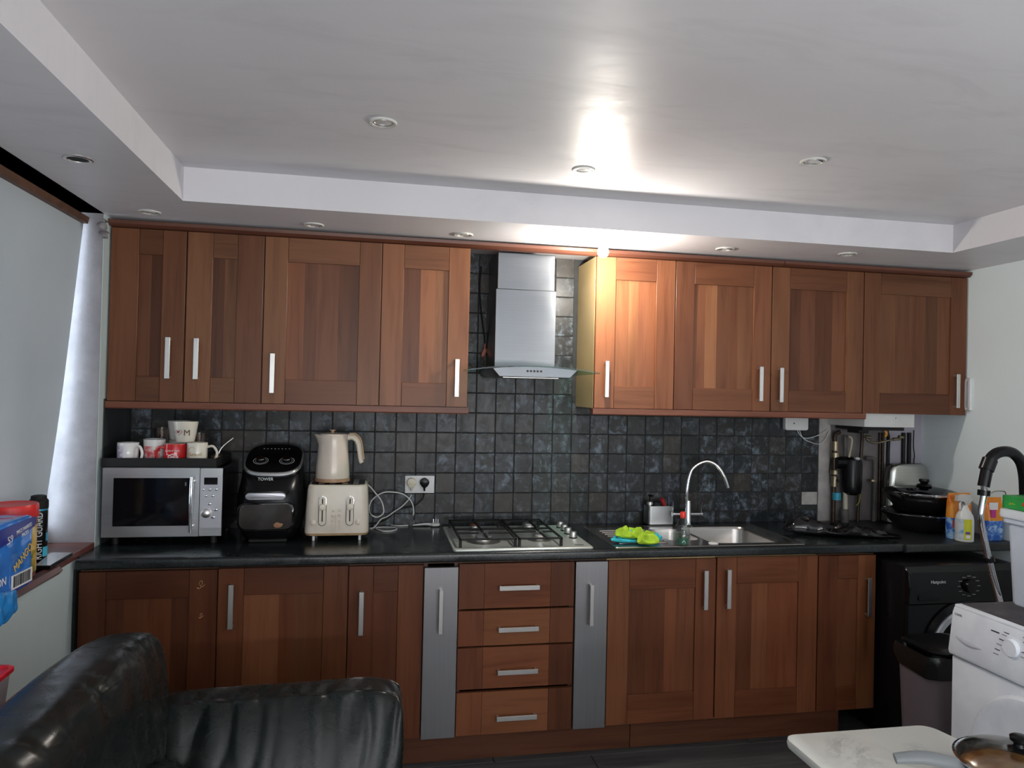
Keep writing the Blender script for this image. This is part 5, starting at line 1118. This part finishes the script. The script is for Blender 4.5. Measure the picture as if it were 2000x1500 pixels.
q = on_sill(30, 1090); TU = thing('sweet_tub', (-.062, -.945, SZ), 'plastic tub with red lid and yellow label behind the drinks pack', 'tub')
ht = P(30, 984, 1, -.945).z-SZ; rt_ = .076
b = BM(); lathe(b, [(rt_*.9, 0), (rt_*.94, .004), (rt_*.95, ht-.04), (rt_*.9, ht-.03)], (0, 0, 0), 36); part('tub_body', b, plain('brown_tub', (.14, .04, .03), .35), TU, local=True)
decal(TU, rt_*.95, .02, ht-.07, -60, 40, blotch('yellow_tub_label', (.02, .14, .05), (.65, .38, .05), (.70, .62, .40), 14), 'yellow_label')
b = BM(); lathe(b, [(rt_, ht-.045), (rt_*1.02, ht-.043), (rt_*1.01, ht-.006), (rt_*.97, ht), (rt_*.9, ht-.003), (.001, ht-.003)], (0, 0, 0), 40); part('tub_lid', b, RED, TU, local=True)
TBL = thing('tablet', on_sill(105, 1092, SZ+.0), 'black tablet with pale shiny screen lying across the sill edge', 'tablet')
c1, c2_, c3_, c4 = on_sill(98, 1078, SZ+.016), on_sill(142, 1078, SZ+.016), on_sill(98, 1104, SZ+.016), on_sill(68, 1104, SZ+.016)
b = BM(); pts = [(q.x, q.y) for q in (c1, c2_, c3_, c4)]; prism(b, pts, 2, SZ+.0005, SZ+.014, .002, 1); part('tablet_case', b, BLK, TBL)
ctr = (c1+c2_+c3_+c4)/4; b = BM(); prism(b, [((q.x-ctr.x)*.93+ctr.x, (q.y-ctr.y)*.95+ctr.y) for q in (c1, c2_, c3_, c4)], 2, SZ+.0138, SZ+.0152); part('tablet_screen', b, plain('pale_screen', (.42, .42, .44), .08), TBL)

# ================================================================ stacked food boxes by the window wall
RL = plain('red_lid_plastic', (.65, .015, .03), .3); CB = mat_glass('cloudy_plastic', (.62, .60, .64), .3)
q = P(34, 1296, 0, .200)
def fbox(z0, z1, o, label):
    t = thing('food_container', (.11, q.y-.14, z0), label, 'container', 'red lidded food boxes'); cx, cy, hx, hy = .110-o, q.y-.148-o, .088, .145
    b = BM(); loft(b, [[Vector((x, y, z)) for x, y in rrect(cx, cy, hx*s, hy*s, .02, 4)] for s, z in ((.86, z0), (.88, z0+.004), (.96, z1-.012), (.93, z1-.012), (.85, z0+.006))]); part('container_body', b, plain('cloudy_box', (.34, .30, .33), .35), t)
    b = BM(); loft(b, [[Vector((x, y, z)) for x, y in rrect(cx, cy, hx*s, hy*s, .025, 5)] for s, z in ((1.0, z1-.014), (1.03, z1-.013), (1.03, z1-.003), (1.0, z1), (.94, z1), (.92, z1-.006))]); part('container_lid', b, RL, t)
fbox(q.z-.115, q.z, 0, 'upper red-lidded plastic food box beside the sofa back'); fbox(.001, q.z-.117, .012, 'lower tall red-lidded plastic box under the other')

# ================================================================ black leather sofa
SF = thing('leather_sofa', (.7, -1.9, 0), 'black leather sofa with wrinkled arm and rolled backrest in the foreground', 'sofa')
def wr(q, sx, sy, sz, a, s=0): return a*ridge(q+Vector((s, s, s)), sx, sy, sz, 5)
def armf(u, q):
    top = max(0, (q.z-.30)/.3); k = wr(q+Vector((.25*(.6-q.z)**2*4, 0, 0)), 10, 3, 1.6, .014, 1.3)*top*(.5+.5*abs(u.x)) + wr(q, 17, 5, 3, .004, 4)*top
    n = .012*noise.noise(q*3.5)
    dz = -.018*(u.x+1)*.0 + .012*u.x - .02*max(0, u.z)*(1-u.x**2)*.4
    return Vector((.006*noise.noise(q*9), .10*max(0, -u.y)*max(0, u.z)+k*1.0-n-.030*max(0, -u.y)*(1-u.x**2)*(1-u.z**2), dz-.5*k*max(0, u.z)))
b = BM(); cushion(b, (.80, -1.275, .395), (.436, .135, .240), 7, 90, armf); part('arm_cushion', b, LEATHER, SF, ang=80)
b = BM(); tube(b, [(.47, -1.165, .600), (.8, -1.162, .602), (1.13, -1.165, .613), (1.205, -1.172, .606), (1.228, -1.19, .575), (1.232, -1.195, .45), (1.232, -1.2, .30)], .0035, 8, 6); part('piping', b, LEATHER, SF)
b = BM(); cushion(b, (.76, -1.28, .20), (.46, .15, .195), 8, 14); part('arm_base', b, LEATHER, SF, ang=60)
def backf(u, q):
    k = wr(q, 2.5, 10, 2.5, .009, 7)*max(0, .2+u.z*.3+u.x*.8) + wr(q, 4, 19, 4, .003, 2)
    shear = -.15*(q.z-.70)
    return Vector((k+shear+.008*noise.noise(q*4), .006*noise.noise(q*8), k*.6*max(0, u.z)-.02*abs(u.y)**6*0))
b = BM(); cushion(b, (.430, -2.07, .672), (.108, .90, .212), 3.8, 80, backf)
for v in b.verts:
    e = max(0, (v.co.y+1.35)/.25); v.co.z -= .015*e*e; v.co.x += .0
part('back_cushion', b, LEATHER, SF, ang=80)
def lumf(u, q):
    k = wr(q, 3, 11, 4, .010, 11)*max(0, u.x+.4); return Vector((k+.01*noise.noise(q*6), .008*noise.noise(q*9), k*.5))
b = BM(); cushion(b, (.545, -1.97, .44), (.13, .60, .155), 2.6, 60, lumf); part('lumbar_cushion', b, LEATHER, SF, ang=80)
b = BM(); cushion(b, (.80, -2.1, .28), (.42, .72, .12), 6, 30, lambda u, q: Vector((0, 0, .01*noise.noise(q*5)))); part('seat_cushion', b, LEATHER, SF, ang=80)
b = BM(); box(b, .24, 1.18, -2.9, -1.16, .06, .22, .02, 2); part('sofa_base', b, LEATHER, SF)
for sx in (.30, 1.12):
    for sy in (-2.82, -1.24):
        b = BM(); cyl(b, (sx, sy, 0), (sx, sy, .07), .025); part('foot', b, BLKM, SF)
